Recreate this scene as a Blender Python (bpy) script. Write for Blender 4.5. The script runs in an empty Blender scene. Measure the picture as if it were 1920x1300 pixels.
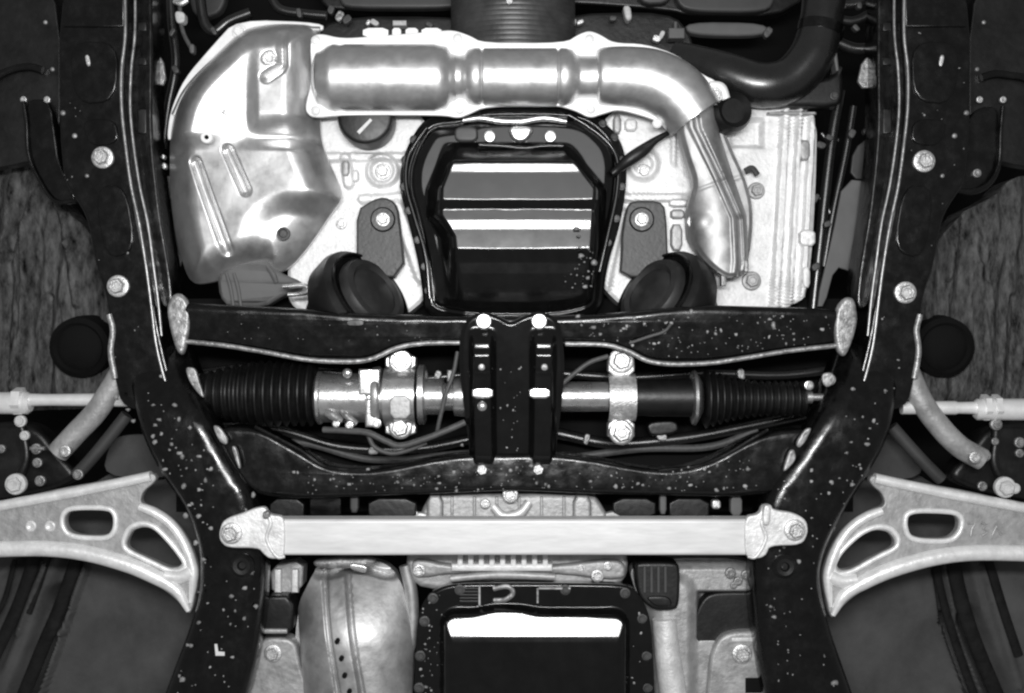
import bpy, math, random
import numpy as np
from mathutils import Vector, Matrix
random.seed(7)
SC = bpy.context.scene
COL = SC.collection
# ------------------------------------------------------------------ camera, world, lamps, exposure
# The car stands on a lift; the camera lies under it and looks straight up.
# world x = across the car, world y = towards the rear, world z = up.
S = 0.0006            # metres per photo pixel on the plane of the subframe's underside
D = 1.30              # metres from lens to that plane
CAMZ = 0.45
ZU = CAMZ + D         # height of the subframe's underside
cam = bpy.data.cameras.new("camera"); cam_o = bpy.data.objects.new("camera", cam); COL.objects.link(cam_o)
cam.sensor_width = 36.0; cam.lens = 36.0 * D / (1920 * S); cam.clip_start = 0.02; cam.clip_end = 50
cam_o.matrix_world = Matrix(((1, 0, 0, 0), (0, -1, 0, 0), (0, 0, -1, CAMZ), (0, 0, 0, 1)))
SC.camera = cam_o
wd = bpy.data.worlds.new("World"); SC.world = wd; wd.use_nodes = True
wd.node_tree.nodes["Background"].inputs[0].default_value = (1, 1, 1, 1)
wd.node_tree.nodes["Background"].inputs[1].default_value = 0.17
def area(name, loc, sx, sy, radiance, aim=None):
    l = bpy.data.lights.new(name, 'AREA'); l.shape = 'RECTANGLE'; l.size = sx; l.size_y = sy
    l.energy = radiance * math.pi * sx * sy
    o = bpy.data.objects.new(name, l); COL.objects.link(o); o.location = loc
    v = (Vector(aim) - Vector(loc)) if aim else Vector((0, 0, 1))
    o.rotation_euler = v.to_track_quat('-Z', 'Y').to_euler()
    return o
area("work_light_panel", (0.0, -0.34, CAMZ - 0.12), 1.1, 0.62, 2.9)
area("strip_light", (0.0, -0.15, CAMZ - 0.03), 0.46, 0.07, 150.0)
vs = SC.view_settings
vs.view_transform = 'Standard'; vs.look = 'None'; vs.exposure = 0.0; vs.gamma = 1.0; vs.use_curve_mapping = False
SC.cycles.max_bounces = 6
SC.cycles.pixel_filter_type = 'BLACKMAN_HARRIS'; SC.cycles.filter_width = 2.3

# ------------------------------------------------------------------ materials (black-and-white photograph: greys only)
def mat(name, base, metal=0.0, rough=0.5, var=0.25, nscale=40, bump=0.0, bscale=200, coat=0.0, stretch=(1, 1, 1),
        dirt=0.0, dirtcol=0.2, rvar=0.15, spec=0.5, wave=0.0, wscale=20, dscale=0.45):
    m = bpy.data.materials.new(name); m.use_nodes = True
    N = m.node_tree.nodes; L = m.node_tree.links; b = N["Principled BSDF"]
    tc = N.new("ShaderNodeTexCoord"); mp = N.new("ShaderNodeMapping"); mp.inputs["Scale"].default_value = stretch
    L.new(tc.outputs["Object"], mp.inputs[0])
    n1 = N.new("ShaderNodeTexNoise"); n1.inputs["Scale"].default_value = nscale; n1.inputs["Detail"].default_value = 6
    n1.inputs["Roughness"].default_value = 0.65
    L.new(mp.outputs[0], n1.inputs["Vector"])
    r = N.new("ShaderNodeMapRange"); r.inputs[1].default_value = 0.3; r.inputs[2].default_value = 0.7
    r.inputs[3].default_value = base * (1 - var); r.inputs[4].default_value = base * (1 + var)
    L.new(n1.outputs[0], r.inputs[0])
    col = r.outputs[0]
    if dirt > 0:
        n2 = N.new("ShaderNodeTexNoise"); n2.inputs["Scale"].default_value = nscale * dscale; n2.inputs["Detail"].default_value = 9
        n2.inputs["Roughness"].default_value = 0.75
        L.new(mp.outputs[0], n2.inputs["Vector"])
        r2 = N.new("ShaderNodeMapRange"); r2.inputs[1].default_value = 0.52; r2.inputs[2].default_value = 0.75
        r2.inputs[3].default_value = 0; r2.inputs[4].default_value = dirt
        L.new(n2.outputs[0], r2.inputs[0])
        mx = N.new("ShaderNodeMix"); L.new(r2.outputs[0], mx.inputs[0]); L.new(col, mx.inputs[2]); mx.inputs[3].default_value = dirtcol
        col = mx.outputs[0]
    L.new(col, b.inputs["Base Color"])
    rr = N.new("ShaderNodeMapRange"); rr.inputs[1].default_value = 0.25; rr.inputs[2].default_value = 0.75
    rr.inputs[3].default_value = max(0.03, rough * (1 - rvar)); rr.inputs[4].default_value = min(1, rough * (1 + rvar) + dirt * 0.1)
    L.new(n1.outputs[0], rr.inputs[0]); L.new(rr.outputs[0], b.inputs["Roughness"])
    b.inputs["Metallic"].default_value = metal
    b.inputs["Specular IOR Level"].default_value = spec
    if coat: b.inputs["Coat Weight"].default_value = coat; b.inputs["Coat Roughness"].default_value = 0.08
    if bump > 0:
        n3 = N.new("ShaderNodeTexNoise"); n3.inputs["Scale"].default_value = bscale; n3.inputs["Detail"].default_value = 4
        L.new(mp.outputs[0], n3.inputs["Vector"])
        bp = N.new("ShaderNodeBump"); bp.inputs["Strength"].default_value = bump; bp.inputs["Distance"].default_value = 0.002
        L.new(n3.outputs[0], bp.inputs["Height"]); L.new(bp.outputs[0], b.inputs["Normal"])
        if wave > 0:
            n4 = N.new("ShaderNodeTexNoise"); n4.inputs["Scale"].default_value = wscale; n4.inputs["Detail"].default_value = 2
            L.new(mp.outputs[0], n4.inputs["Vector"])
            b2 = N.new("ShaderNodeBump"); b2.inputs["Strength"].default_value = wave; b2.inputs["Distance"].default_value = 0.006
            L.new(n4.outputs[0], b2.inputs["Height"]); L.new(b2.outputs[0], bp.inputs["Normal"])
    return m
BLK = mat("black_paint", 0.0025, 0, 0.2, 0.4, 60, 0.10, 160, dirt=0.35, dirtcol=0.022, wave=0.35, wscale=22, rvar=0.5, dscale=0.8)
BLKD = mat("black_paint_dusty", 0.005, 0, 0.36, 0.5, 40, 0.15, 150, dirt=0.3, dirtcol=0.03)
PAN = mat("gloss_black_pan", 0.004, 0, 0.15, 0.3, 50, 0.012, 90, dirt=0.05, dirtcol=0.04, spec=0.5)
RUB = mat("black_rubber", 0.005, 0, 0.42, 0.4, 50, 0.1, 250, dirt=0.15, dirtcol=0.04)
HOSE = mat("hose_rubber", 0.009, 0, 0.28, 0.3, 40, 0.05, 200, spec=0.9)
BAY = mat("bay_black", 0.004, 0, 0.8, 0.5, 12, 0.0, spec=0.15)
BOXG = mat("dark_grey_plastic", 0.045, 0, 0.5, 0.25, 20, 0.05, 80)
BOXD = mat("charcoal_rubber", 0.02, 0, 0.5, 0.3, 60, 0.1, 200)
PUL = mat("pulley_steel", 0.10, 0.6, 0.45, 0.3, 40, 0.1, 200)
FELT = mat("liner_felt", 0.075, 0, 0.95, 0.95, 60, 0.8, 160, stretch=(2.2, 0.7, 1), dirt=0.4, dirtcol=0.10, spec=0.1)
UNDER = mat("underbody_grey", 0.065, 0, 0.7, 0.35, 14, 0.3, 60, dirt=0.3, dirtcol=0.10, spec=0.25)
PANEL = mat("grey_panel", 0.11, 0, 0.6, 0.2, 20, 0.08, 80)
ALU = mat("cast_aluminium", 0.76, 0.35, 0.46, 0.25, 60, 0.35, 240, dirt=0.25, dirtcol=0.30)
ALUB = mat("engine_aluminium", 0.80, 0.15, 0.48, 0.15, 50, 0.35, 260, dirt=0.5, dirtcol=0.36, dscale=1.2)
ALUD = mat("dull_aluminium", 0.40, 0.45, 0.5, 0.3, 50, 0.4, 180, dirt=0.35, dirtcol=0.16)
BAR = mat("extruded_aluminium", 0.70, 0.1, 0.42, 0.12, 50, 0.08, 160, stretch=(0.25, 1.6, 1), dirt=0.4, dirtcol=0.42)
SHD = mat("heat_shield_steel", 0.74, 0.9, 0.38, 0.08, 60, 0.04, 200, dirt=0.22, dirtcol=0.45, wave=0.03, wscale=24, rvar=0.2, dscale=0.7)
SHDP = mat("heat_shield_flange", 0.92, 0.1, 0.45, 0.1, 40, 0.1, 160)
PIPE = mat("exhaust_pipe_steel", 0.42, 0.8, 0.52, 0.3, 35, 0.15, 110, dirt=0.4, dirtcol=0.22)
CAT = mat("catalyst_steel", 0.55, 0.85, 0.48, 0.3, 25, 0.25, 90, dirt=0.4, dirtcol=0.25, wave=0.25, wscale=26)
ROD = mat("zinc_plated_rod", 0.85, 0.35, 0.4, 0.1, 60, 0.1, 300)
STEEL = mat("bright_steel", 0.72, 0.9, 0.28, 0.15, 60, 0.1, 300)
BOLT = mat("zinc_bolt", 0.62, 0.75, 0.42, 0.3, 200, 0.35, 500, dirt=0.3, dirtcol=0.3)
RUSTY = mat("stained_steel", 0.30, 0.6, 0.45, 0.5, 90, 0.5, 260, dirt=0.6, dirtcol=0.12)
MOUNT = mat("mount_bracket_grey", 0.06, 0.2, 0.5, 0.3, 60, 0.3, 220)
WIRE = mat("wire_sleeve", 0.07, 0, 0.55, 0.3, 200, 0.2, 400)
MARK = mat("white_paint_mark", 0.7, 0, 0.6, 0.1, 200)
DROP = mat("splash_glint_grey", 0.22, 0, 0.4, 0.9, 55)  # pale grey that carries the glints of the splash droplets
SEAM = mat("seam_highlight_grey", 0.30, 0.7, 0.30, 0.4, 60, 0.2, 150, dirt=0.5, dirtcol=0.04)  # grey metal carries the highlight lines of the gloss black seams
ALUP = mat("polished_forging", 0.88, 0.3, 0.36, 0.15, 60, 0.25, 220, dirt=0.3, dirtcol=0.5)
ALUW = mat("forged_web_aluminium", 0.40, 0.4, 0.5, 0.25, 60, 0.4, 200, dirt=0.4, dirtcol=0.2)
PALE = mat("steel_and_sheen_grey", 0.33, 0.5, 0.38, 0.5, 110, 0.5, 220, dirt=0.5, dirtcol=0.08)  # pale grey for steel pieces and for sheen put into lips and gussets
CLIP = mat("pale_plastic_clip", 0.55, 0, 0.5, 0.2, 200)

# ------------------------------------------------------------------ geometry helpers
def fs(d): return S * (D + d) / D
def W(x, y, d): f = fs(d); return Vector(((x - 960) * f, (y - 650) * f, ZU + d))
def chaikin(p, it=2, r=0.22, closed=True):
    p = [tuple(q) for q in p]
    for _ in range(it):
        o = []; n = len(p); rng = range(n if closed else n - 1)
        if not closed: o.append(p[0])
        for i in rng:
            a = p[i]; b = p[(i + 1) % n]
            o.append(tuple(a[k] * (1 - r) + b[k] * r for k in range(len(a))))
            o.append(tuple(a[k] * r + b[k] * (1 - r) for k in range(len(a))))
        if not closed: o.append(p[-1])
        p = o
    return p
def crom(p, n=8):
    p = np.array(p, float); q = np.vstack([2 * p[0] - p[1], p, 2 * p[-1] - p[-2]]); out = []
    for i in range(1, len(q) - 2):
        for k in range(n):
            t = k / n
            out.append(0.5 * ((2 * q[i]) + (-q[i-1] + q[i+1]) * t + (2*q[i-1] - 5*q[i] + 4*q[i+1] - q[i+2]) * t*t + (-q[i-1] + 3*q[i] - 3*q[i+1] + q[i+2]) * t**3))
    out.append(p[-1]); return np.array(out)
def mir(pts, c): return [((c - p[0]),) + tuple(p[1:]) for p in pts]

class MB:
    def __init__(s): s.v = []; s.f = []
    def add(s, vs_, fs_):
        o = len(s.v); s.v += [Vector(v) for v in vs_]; s.f += [tuple(i + o for i in f) for f in fs_]; return s
    def tube(s, pts, seg=14, n=8, smooth=True, flat=1.0, caps=True):
        """pts: (x px, y px, depth m, radius px)"""
        a = crom(pts, n) if smooth and len(pts) > 2 else np.array(pts, float)
        P = [W(*q[:3]) for q in a]; R = [q[3] * fs(q[2]) for q in a]
        vs_ = []; nrm = None
        for i, p in enumerate(P):
            t = (P[min(i+1, len(P)-1)] - P[max(i-1, 0)])
            t = t.normalized() if t.length > 1e-9 else Vector((1, 0, 0))
            if nrm is None:
                nrm = t.cross(Vector((0, 0, 1)));
                if nrm.length < 1e-4: nrm = Vector((1, 0, 0))
            nrm = (nrm - t * nrm.dot(t)).normalized(); bn = t.cross(nrm)
            for k in range(seg):
                an = 2 * math.pi * k / seg
                vs_.append(p + nrm * (math.cos(an) * R[i]) + bn * (math.sin(an) * R[i] * flat))
        F = []
        for i in range(len(P) - 1):
            for k in range(seg):
                k2 = (k + 1) % seg
                F.append((i*seg + k, i*seg + k2, (i+1)*seg + k2, (i+1)*seg + k))
        if caps: F.append(tuple(range(seg))[::-1]); F.append(tuple((len(P)-1)*seg + k for k in range(seg)))
        return s.add(vs_, F)
    def lathe(s, c, axis, prof, seg=32, hexed=False):
        """c: world point, axis: vector, prof: (t m, r m)"""
        ax = Vector(axis).normalized(); u = ax.orthogonal().normalized(); w = ax.cross(u); vs_ = []
        for t, r in prof:
            for k in range(seg):
                an = 2 * math.pi * k / seg
                vs_.append(Vector(c) + ax * t + (u * math.cos(an) + w * math.sin(an)) * r)
        F = []; n = len(prof)
        for i in range(n - 1):
            for k in range(seg):
                k2 = (k + 1) % seg
                F.append((i*seg + k, (i+1)*seg + k, (i+1)*seg + k2, i*seg + k2))
        F.append(tuple(range(seg))); F.append(tuple((n-1)*seg + k for k in range(seg))[::-1])
        return s.add(vs_, F)
    def plate(s, pts, d, th, bev=0.0015, holes=(), smooth=2, tilt=None):
        """outline in px at the depth of its lower face d (m); th m thick, going up"""
        f = fs(d)
        cu = bpy.data.curves.new("tmp", 'CURVE'); cu.dimensions = '2D'; cu.fill_mode = 'BOTH'
        for poly in [pts] + list(holes):
            q = chaikin([p[:2] for p in poly], smooth) if smooth else poly
            sp = cu.splines.new('POLY'); sp.points.add(len(q) - 1); sp.use_cyclic_u = True
            for i, p in enumerate(q): sp.points[i].co = ((p[0] - 960) * f, (p[1] - 650) * f, 0, 1)
        bev = min(bev, th * 0.45)
        cu.extrude = th / 2 - bev; cu.bevel_depth = bev; cu.bevel_resolution = 2; cu.offset = -bev
        ob = bpy.data.objects.new("tmp", cu)
        me = bpy.data.meshes.new_from_object(ob)
        vs_ = []
        for v in me.vertices:
            z = ZU + d + th / 2 + v.co.z
            if tilt: z += tilt(v.co.x / f + 960, v.co.y / f + 650)
            vs_.append((v.co.x, v.co.y, z))
        s.add(vs_, [tuple(p.vertices) for p in me.polygons])
        bpy.data.objects.remove(ob); bpy.data.curves.remove(cu); bpy.data.meshes.remove(me)
        return s
    def relief(s, pts, d, fn, c=None, N=200, K=50, skirt=0.02, smooth=3, power=0.8):
        """pressed or cast sheet: fn(x, y, edge distance) in px gives its bulge towards the ground in px"""
        q = np.array(chaikin(pts, smooth), float)
        seg = np.linalg.norm(np.roll(q, -1, 0) - q, axis=1); cum = np.concatenate([[0], np.cumsum(seg)])
        t = np.linspace(0, cum[-1], N, endpoint=False); qq = np.vstack([q, q[:1]])
        B = np.stack([np.interp(t, cum, qq[:, 0]), np.interp(t, cum, qq[:, 1])], 1)
        c = np.array(c if c else B.mean(0), float)
        ks = (np.linspace(0, 1, K + 1)[1:]) ** power
        X = np.concatenate([c[None]] + [c + (B - c) * k for k in ks])
        a = B; b = np.roll(B, -1, 0); ab = b - a; l2 = (ab ** 2).sum(1) + 1e-9
        E = np.full(len(X), 1e9)
        for i in range(N):
            tt = np.clip(((X - a[i]) @ ab[i]) / l2[i], 0, 1)
            E = np.minimum(E, np.linalg.norm(X - a[i] - tt[:, None] * ab[i], axis=1))
        H = fn(X[:, 0], X[:, 1], E); f = fs(d)
        vs_ = [((x - 960) * f, (y - 650) * f, ZU + d - h * f) for (x, y), h in zip(X, H)]
        o = len(vs_); last = 1 + (K - 1) * N
        vs_ += [(vs_[last + i][0], vs_[last + i][1], vs_[last + i][2] + skirt) for i in range(N)]
        F = [(0, 1 + (i + 1) % N, 1 + i) for i in range(N)]
        for k in range(K - 1):
            r0 = 1 + k * N; r1 = r0 + N
            for i in range(N):
                j = (i + 1) % N; F.append((r0 + i, r0 + j, r1 + j, r1 + i))
        for i in range(N):
            j = (i + 1) % N; F.append((last + i, last + j, o + j, o + i))
        return s.add(vs_, F)
    def box(s, x0, y0, x1, y1, d, th, bev=0.001): return s.plate([(x0, y0), (x1, y0), (x1, y1), (x0, y1)], d, th, bev, smooth=0)
    def build(s, name, m, parent=None, ang=38, props=None):
        root = parent
        while root is not None and root.parent is not None: root = root.parent
        off = Vector(root.location) if root is not None else sum(s.v, Vector()) / len(s.v)
        me = bpy.data.meshes.new(name); me.from_pydata([v - off for v in s.v], [], s.f)
        me.materials.append(m)
        import bmesh
        bm = bmesh.new(); bm.from_mesh(me); bmesh.ops.remove_doubles(bm, verts=bm.verts, dist=1e-6)
        bmesh.ops.recalc_face_normals(bm, faces=bm.faces); bm.to_mesh(me); bm.free()
        me.shade_smooth(); me.set_sharp_from_angle(angle=math.radians(ang))
        o = bpy.data.objects.new(name, me); COL.objects.link(o)
        wn = o.modifiers.new('weighted_normals', 'WEIGHTED_NORMAL'); wn.keep_sharp = True; wn.weight = 80
        if parent is None: o.location = off
        else: o.parent = parent
        if props:
            for k, v in props.items(): o[k] = v
        return o
def thing(name, label, cat, x, y, d, group=None):
    o = bpy.data.objects.new(name, None); COL.objects.link(o); o.location = W(x, y, d); o.empty_display_size = 0.02
    o["label"] = label; o["category"] = cat
    if group: o["group"] = group
    return o
def tag(o, label, cat, group=None):
    o["label"] = label; o["category"] = cat
    if group: o["group"] = group
    return o
def hexbolt(par, x, y, d, r, m=None, name="bolt", flange=True, hexr=0.68, ax=(0, 0, -1)):
    """bolt head: flange washer, hex head with a dished top; d = seat depth"""
    f = fs(d) * r; c = W(x, y, d); mb = MB()
    if flange: mb.lathe(c, ax, [(-0.003, f), (0.10 * f, f), (0.2 * f, f * 0.96), (0.3 * f, f * 0.75)], 24)
    mb.lathe(c, ax, [(0, f * hexr * 1.05), (0.62 * f, f * hexr * 1.05), (0.74 * f, f * hexr * 0.88), (0.74 * f, f * hexr * 0.6), (0.66 * f, f * hexr * 0.5), (0.66 * f, f * 0.02)], 6)
    return mb.build(name, m or BOLT, par, ang=30)
def rivet(par, x, y, d, r, m, name="rivet"):
    f = fs(d) * r
    if name in ("nut", "stud", "pipe_union", "end_bolt"): return hexbolt(par, x, y, d, r, m, name, hexr=0.72)
    if name == "clip":
        a = random.uniform(0, 3.1); ca, sa = math.cos(a), math.sin(a); w = random.uniform(0.5, 0.8)
        return MB().plate([(x + r * (u * ca - v * w * sa), y + r * (u * sa + v * w * ca)) for u, v in ((-1, -1), (1, -1), (1, 0.3), (0.5, 1), (-1, 1))], d - 0.004, 0.01, 0.0012, smooth=1).build(name, m, par)
    if name == "weld_nub": f *= 0.8
    return MB().lathe(W(x, y, d), (0, 0, -1), [(-0.002, f), (0.1 * f, f), (0.35 * f, f * 0.8), (0.5 * f, f * 0.45), (0.55 * f, f * 0.02)], 20).build(name, m, par)
def sst(a, b, x): t = np.clip((x - a) / (b - a), 0, 1); return t * t * (3 - 2 * t)
def capd(x, y, x0, y0, x1, y1):
    dx, dy = x1 - x0, y1 - y0; t = np.clip(((x - x0) * dx + (y - y0) * dy) / (dx*dx + dy*dy), 0, 1)
    return np.hypot(x - x0 - t * dx, y - y0 - t * dy)
def inside(x, y, poly):
    c = False; n = len(poly); j = n - 1
    for i in range(n):
        if (poly[i][1] > y) != (poly[j][1] > y) and x < (poly[j][0]-poly[i][0]) * (y-poly[i][1]) / (poly[j][1]-poly[i][1]) + poly[i][0]: c = not c
        j = i
    return c
def splashes(par, poly, d, n, rmin=1.5, rmax=5.5, hot=(), zf=None):
    """splash spots with glints in their pale colour, too small to pick apart singly"""
    mb = MB(); xs = [p[0] for p in poly]; ys = [p[1] for p in poly]; k = 0
    pts = [(x, y, r * 0.72) for x, y, r in hot]
    while k < n:
        x = random.uniform(min(xs), max(xs)); y = random.uniform(min(ys), max(ys))
        if inside(x, y, poly): pts.append((x, y, rmin + (rmax - rmin) * random.random() ** 5)); k += 1
    for x, y, r in pts:
        c = W(x, y, d + (zf(x, y) if zf else 0)); f = fs(d) * r; e = random.uniform(0.8, 1.25); st = []; wob = [random.uniform(0.65, 1.25) for _ in range(8)]
        for t, q in ((-0.0006, 1.0), (0.0, 1.0), (0.0003 + 0.3 * f, 0.8), (0.0003 + 0.5 * f, 0.4)):
            for a in range(8):
                an = a * math.pi / 4; w_ = wob[a]; st.append((c.x + math.cos(an) * f * q * e * w_, c.y + math.sin(an) * f * q / e * w_, c.z - t))
        F = [(i*8 + a, i*8 + (a+1) % 8, (i+1)*8 + (a+1) % 8, (i+1)*8 + a) for i in range(3) for a in range(8)]
        F.append(tuple(24 + a for a in range(8)))
        mb.add(st, F)
    return mb.build("splash_glints", DROP, par, props={"kind": "stuff"})

# ------------------------------------------------------------------ setting: the dark inside of the engine bay and the wheel arches
def struct(o): o["kind"] = "structure"; return o
struct(MB().box(-500, -500, 2420, 1800, 0.46, 0.01).build("engine_bay_floor", BAY))

def liner(pts, c, folds):
    def fn(x, y, e):
        h = (9 * np.sin(x * 0.055 + 0.9 * np.sin(y * 0.013)) + 6 * np.sin(x * 0.16 + y * 0.012) + 4 * np.sin(y * 0.031 + x * 0.02) + 14 * sst(0, 40, e)
             + 1.2 * np.sin(x * .31 + 2 * np.sin(y * .05)))
        for x0, y0, x1, y1, w, k in folds: h = h + k * (1 - sst(0.2 * w, w, capd(x, y, x0, y0, x1, y1)))
        return h
    return MB().relief(pts, 0.15, fn, c, N=200, K=70, skirt=0.05).build("wheel_arch_liner", FELT)
struct(liner([(-60, 318), (20, 312), (62, 300), (100, 355), (125, 395), (165, 430), (215, 500), (235, 640), (235, 760), (100, 770), (-60, 770)], (80, 540), [(108, 375, 140, 460, 12, 16), (140, 460, 152, 570, 12, 16), (70, 320, 20, 480, 16, -16), (20, 480, 15, 740, 14, -14), (95, 560, 85, 740, 14, -14), (55, 420, 50, 640, 10, 10)]))
struct(liner([(1980, 322), (1900, 330), (1860, 372), (1800, 400), (1745, 470), (1720, 560), (1700, 640), (1700, 770), (1850, 770), (1980, 770)], (1850, 550), [(1800, 400, 1770, 520, 12, 14), (1880, 360, 1850, 520, 16, -14), (1900, 560, 1880, 740, 14, -12), (1830, 500, 1840, 720, 12, 10)]))
def under(pts, c, lines):
    def fn(x, y, e):
        h = 16 * sst(0, 60, e) + 5 * np.sin(x * 0.02 + y * 0.011) + 3 * np.sin(y * 0.03)
        for (x0, y0, x1, y1, r, k) in lines:
            h = h + k * (1 - sst(0.35 * r, r, capd(x, y, x0, y0, x1, y1)))
        return h
    return MB().relief(pts, 0.17, fn, c, N=170, K=60, skirt=0.05).build("underbody_panel", UNDER)
struct(under([(-60, 960), (120, 940), (290, 840), (330, 860), (430, 1000), (460, 1120), (400, 1300), (340, 1380), (-60, 1380)], (180, 1180),
      [(150, 1020, 115, 1120, 26, -24), (115, 1120, 40, 1320, 30, -26), (170, 1060, 125, 1180, 9, 12), (125, 1180, 70, 1340, 9, 12), (60, 1060, -10, 1240, 30, -22), (95, 1050, 40, 1180, 12, 10), (40, 1040, -60, 1150, 10, 8)]))
struct(under([(1980, 960), (1800, 940), (1640, 840), (1590, 860), (1490, 1000), (1460, 1120), (1520, 1300), (1580, 1380), (1980, 1380)], (1740, 1180),
      [(1745, 1030, 1770, 1160, 14, -22), (1770, 1160, 1830, 1340, 14, -22), (1790, 1040, 1815, 1160, 24, -22), (1815, 1160, 1880, 1340, 30, -24), (1840, 1060, 1900, 1280, 12, 8)]))
struct(MB().plate([(190, 895), (205, 830), (230, 815), (300, 815), (330, 900)], 0.13, 0.01).build("underbody_panel", UNDER))
struct(MB().plate([(1600, 900), (1640, 815), (1690, 815), (1720, 830), (1735, 900)], 0.13, 0.01).build("underbody_panel", UNDER))

ups = [o for o in COL.objects if o.name.startswith("underbody_panel")]
def strip(par, pts, w):
    MB().tube([(x, y, 0.152, w) for x, y in pts], 12, flat=0.5).build("groove_shade_strip", GROOVE, par)
GROOVE = mat("groove_shade", 0.008, 0, 0.7, 0.6, 60, 0.4, 160, dirt=0.4, dirtcol=0.03, spec=0.2)  # dark strips laid over the panel grooves stand for the shade in them
strip(ups[0], [(152, 1010), (140, 1060), (112, 1140), (78, 1220), (34, 1330)], 13)
strip(ups[0], [(70, 1030), (40, 1120), (14, 1180), (-20, 1250)], 12)
strip(ups[0], [(92, 1036), (70, 1100), (52, 1150)], 8)
strip(ups[0], [(28, 1050), (10, 1120), (-10, 1160)], 5)
strip(ups[1], [(1748, 1010), (1762, 1100), (1790, 1200), (1836, 1330)], 8)
strip(ups[1], [(1782, 1010), (1796, 1100), (1826, 1200), (1880, 1330)], 14)
strip(ups[1], [(1850, 1040), (1880, 1140), (1910, 1230)], 9)
# ------------------------------------------------------------------ side rails
def rail(right):
    c = 1930; X = (lambda p: mir(p, c)) if right else (lambda p: p)
    t = thing("side_rail", "gloss black body side rail with double pinch seam, beside the " + ("coolant hose" if right else "ribbed heat shield"), "frame rail",
              *( (c - 190, 300) if right else (190, 300)), 0.03)
    body = [(108, -60), (110, 330), (150, 386), (165, 420), (178, 500), (200, 560), (205, 640), (212, 700), (228, 770), (332, 770), (318, 700), (303, 640), (288, 560), (274, 480), (258, 400), (248, 330), (240, 260), (234, 200), (235, 130), (241, 60), (241, -60)]
    b = MB().plate(X(body), 0.03, 0.07, 0.004).build("rail_body", BLK, t)
    l1 = [(233, -60), (235, 60), (228, 130), (228, 200), (235, 270), (246, 350), (261, 420), (274, 500), (282, 560), (292, 640), (303, 690), (316, 735)]
    l2 = [(253, -60), (253, 60), (246, 130), (244, 200), (250, 270), (262, 350), (277, 420), (288, 500), (296, 560), (303, 630)]
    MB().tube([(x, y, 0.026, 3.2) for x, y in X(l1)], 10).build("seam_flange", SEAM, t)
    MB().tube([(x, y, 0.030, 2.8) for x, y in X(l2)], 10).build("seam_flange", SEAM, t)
    inner = [(240, -60), (284, -60), (286, 120), (284, 250), (300, 400), (318, 500), (326, 580), (300, 580), (280, 480), (255, 350), (240, 200)]
    MB().plate(X(inner), 0.055, 0.05, 0.003).build("inner_flange", BLK, t)
    dj = 6 if right else 0
    # joint cover plate above the seam line at the front end
    MB().plate(X([(118, -60), (118, 50), (232, 50), (232, -60)]), 0.0265, 0.01, 0.0015, smooth=0).build("cover_plate", BLK, t)
    # slots and tabs on the inner flange
    for y0, y1 in ((42, 58), (108, 122), (205, 250)):
        MB().box(*( (c - 274, y0, c - 258, y1) if right else (258, y0, 274, y1)), 0.0525, 0.006, 0.0012).build("tab", BLKD, t)
    for (x, y, r) in ([(1732, 303, 21), (1697, 549, 21)] if right else [(193, 296, 21), (222, 537, 21)]):
        hexbolt(t, x, y, 0.03, r)
    for (x, y, r) in ((165, 116, 5), (98, 130, 4), (85, 42, 4), (163, 330, 4), (118, 212, 5), (140, 255, 5)):
        rivet(t, (c - x) if right else x, y, 0.0295, r * 1.2, RUSTY, "weld_nub")
    # outer edge lips; small glints put into their pale grey
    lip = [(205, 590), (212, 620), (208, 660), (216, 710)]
    MB().tube([(x, y, 0.031, 6) for x, y in X(lip)], 10).build("edge_lip", PALE, t)
    poly = X([(120, 60), (225, 60), (225, 320), (260, 480), (290, 700), (220, 700), (170, 400), (120, 330)])
    splashes(t, poly, 0.0298, 26, 1, 3)
    for pts in ([(128, 78), (222, 78), (218, 190), (140, 196)], [(150, 225), (216, 222), (224, 268), (168, 276)], [(176, 350), (236, 346), (256, 470), (196, 488)]):
        MB().plate(X(pts), 0.0275, 0.005, 0.002).build("pressing", BLK, t)
    MB().plate(X([(158, 104), (166, 102), (170, 122), (163, 126)]), 0.026, 0.004, 0.001).build("slot_edge", BOLT, t)
    # outer body panel beyond the rail
    MB().plate(X([(-60, -60), (112, -60), (114, 330), (60, 300), (20, 312), (-60, 320)]), 0.075, 0.02, 0.002).build("outer_panel", BLKD, t)
    return t
rail(False); rail(True)

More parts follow.
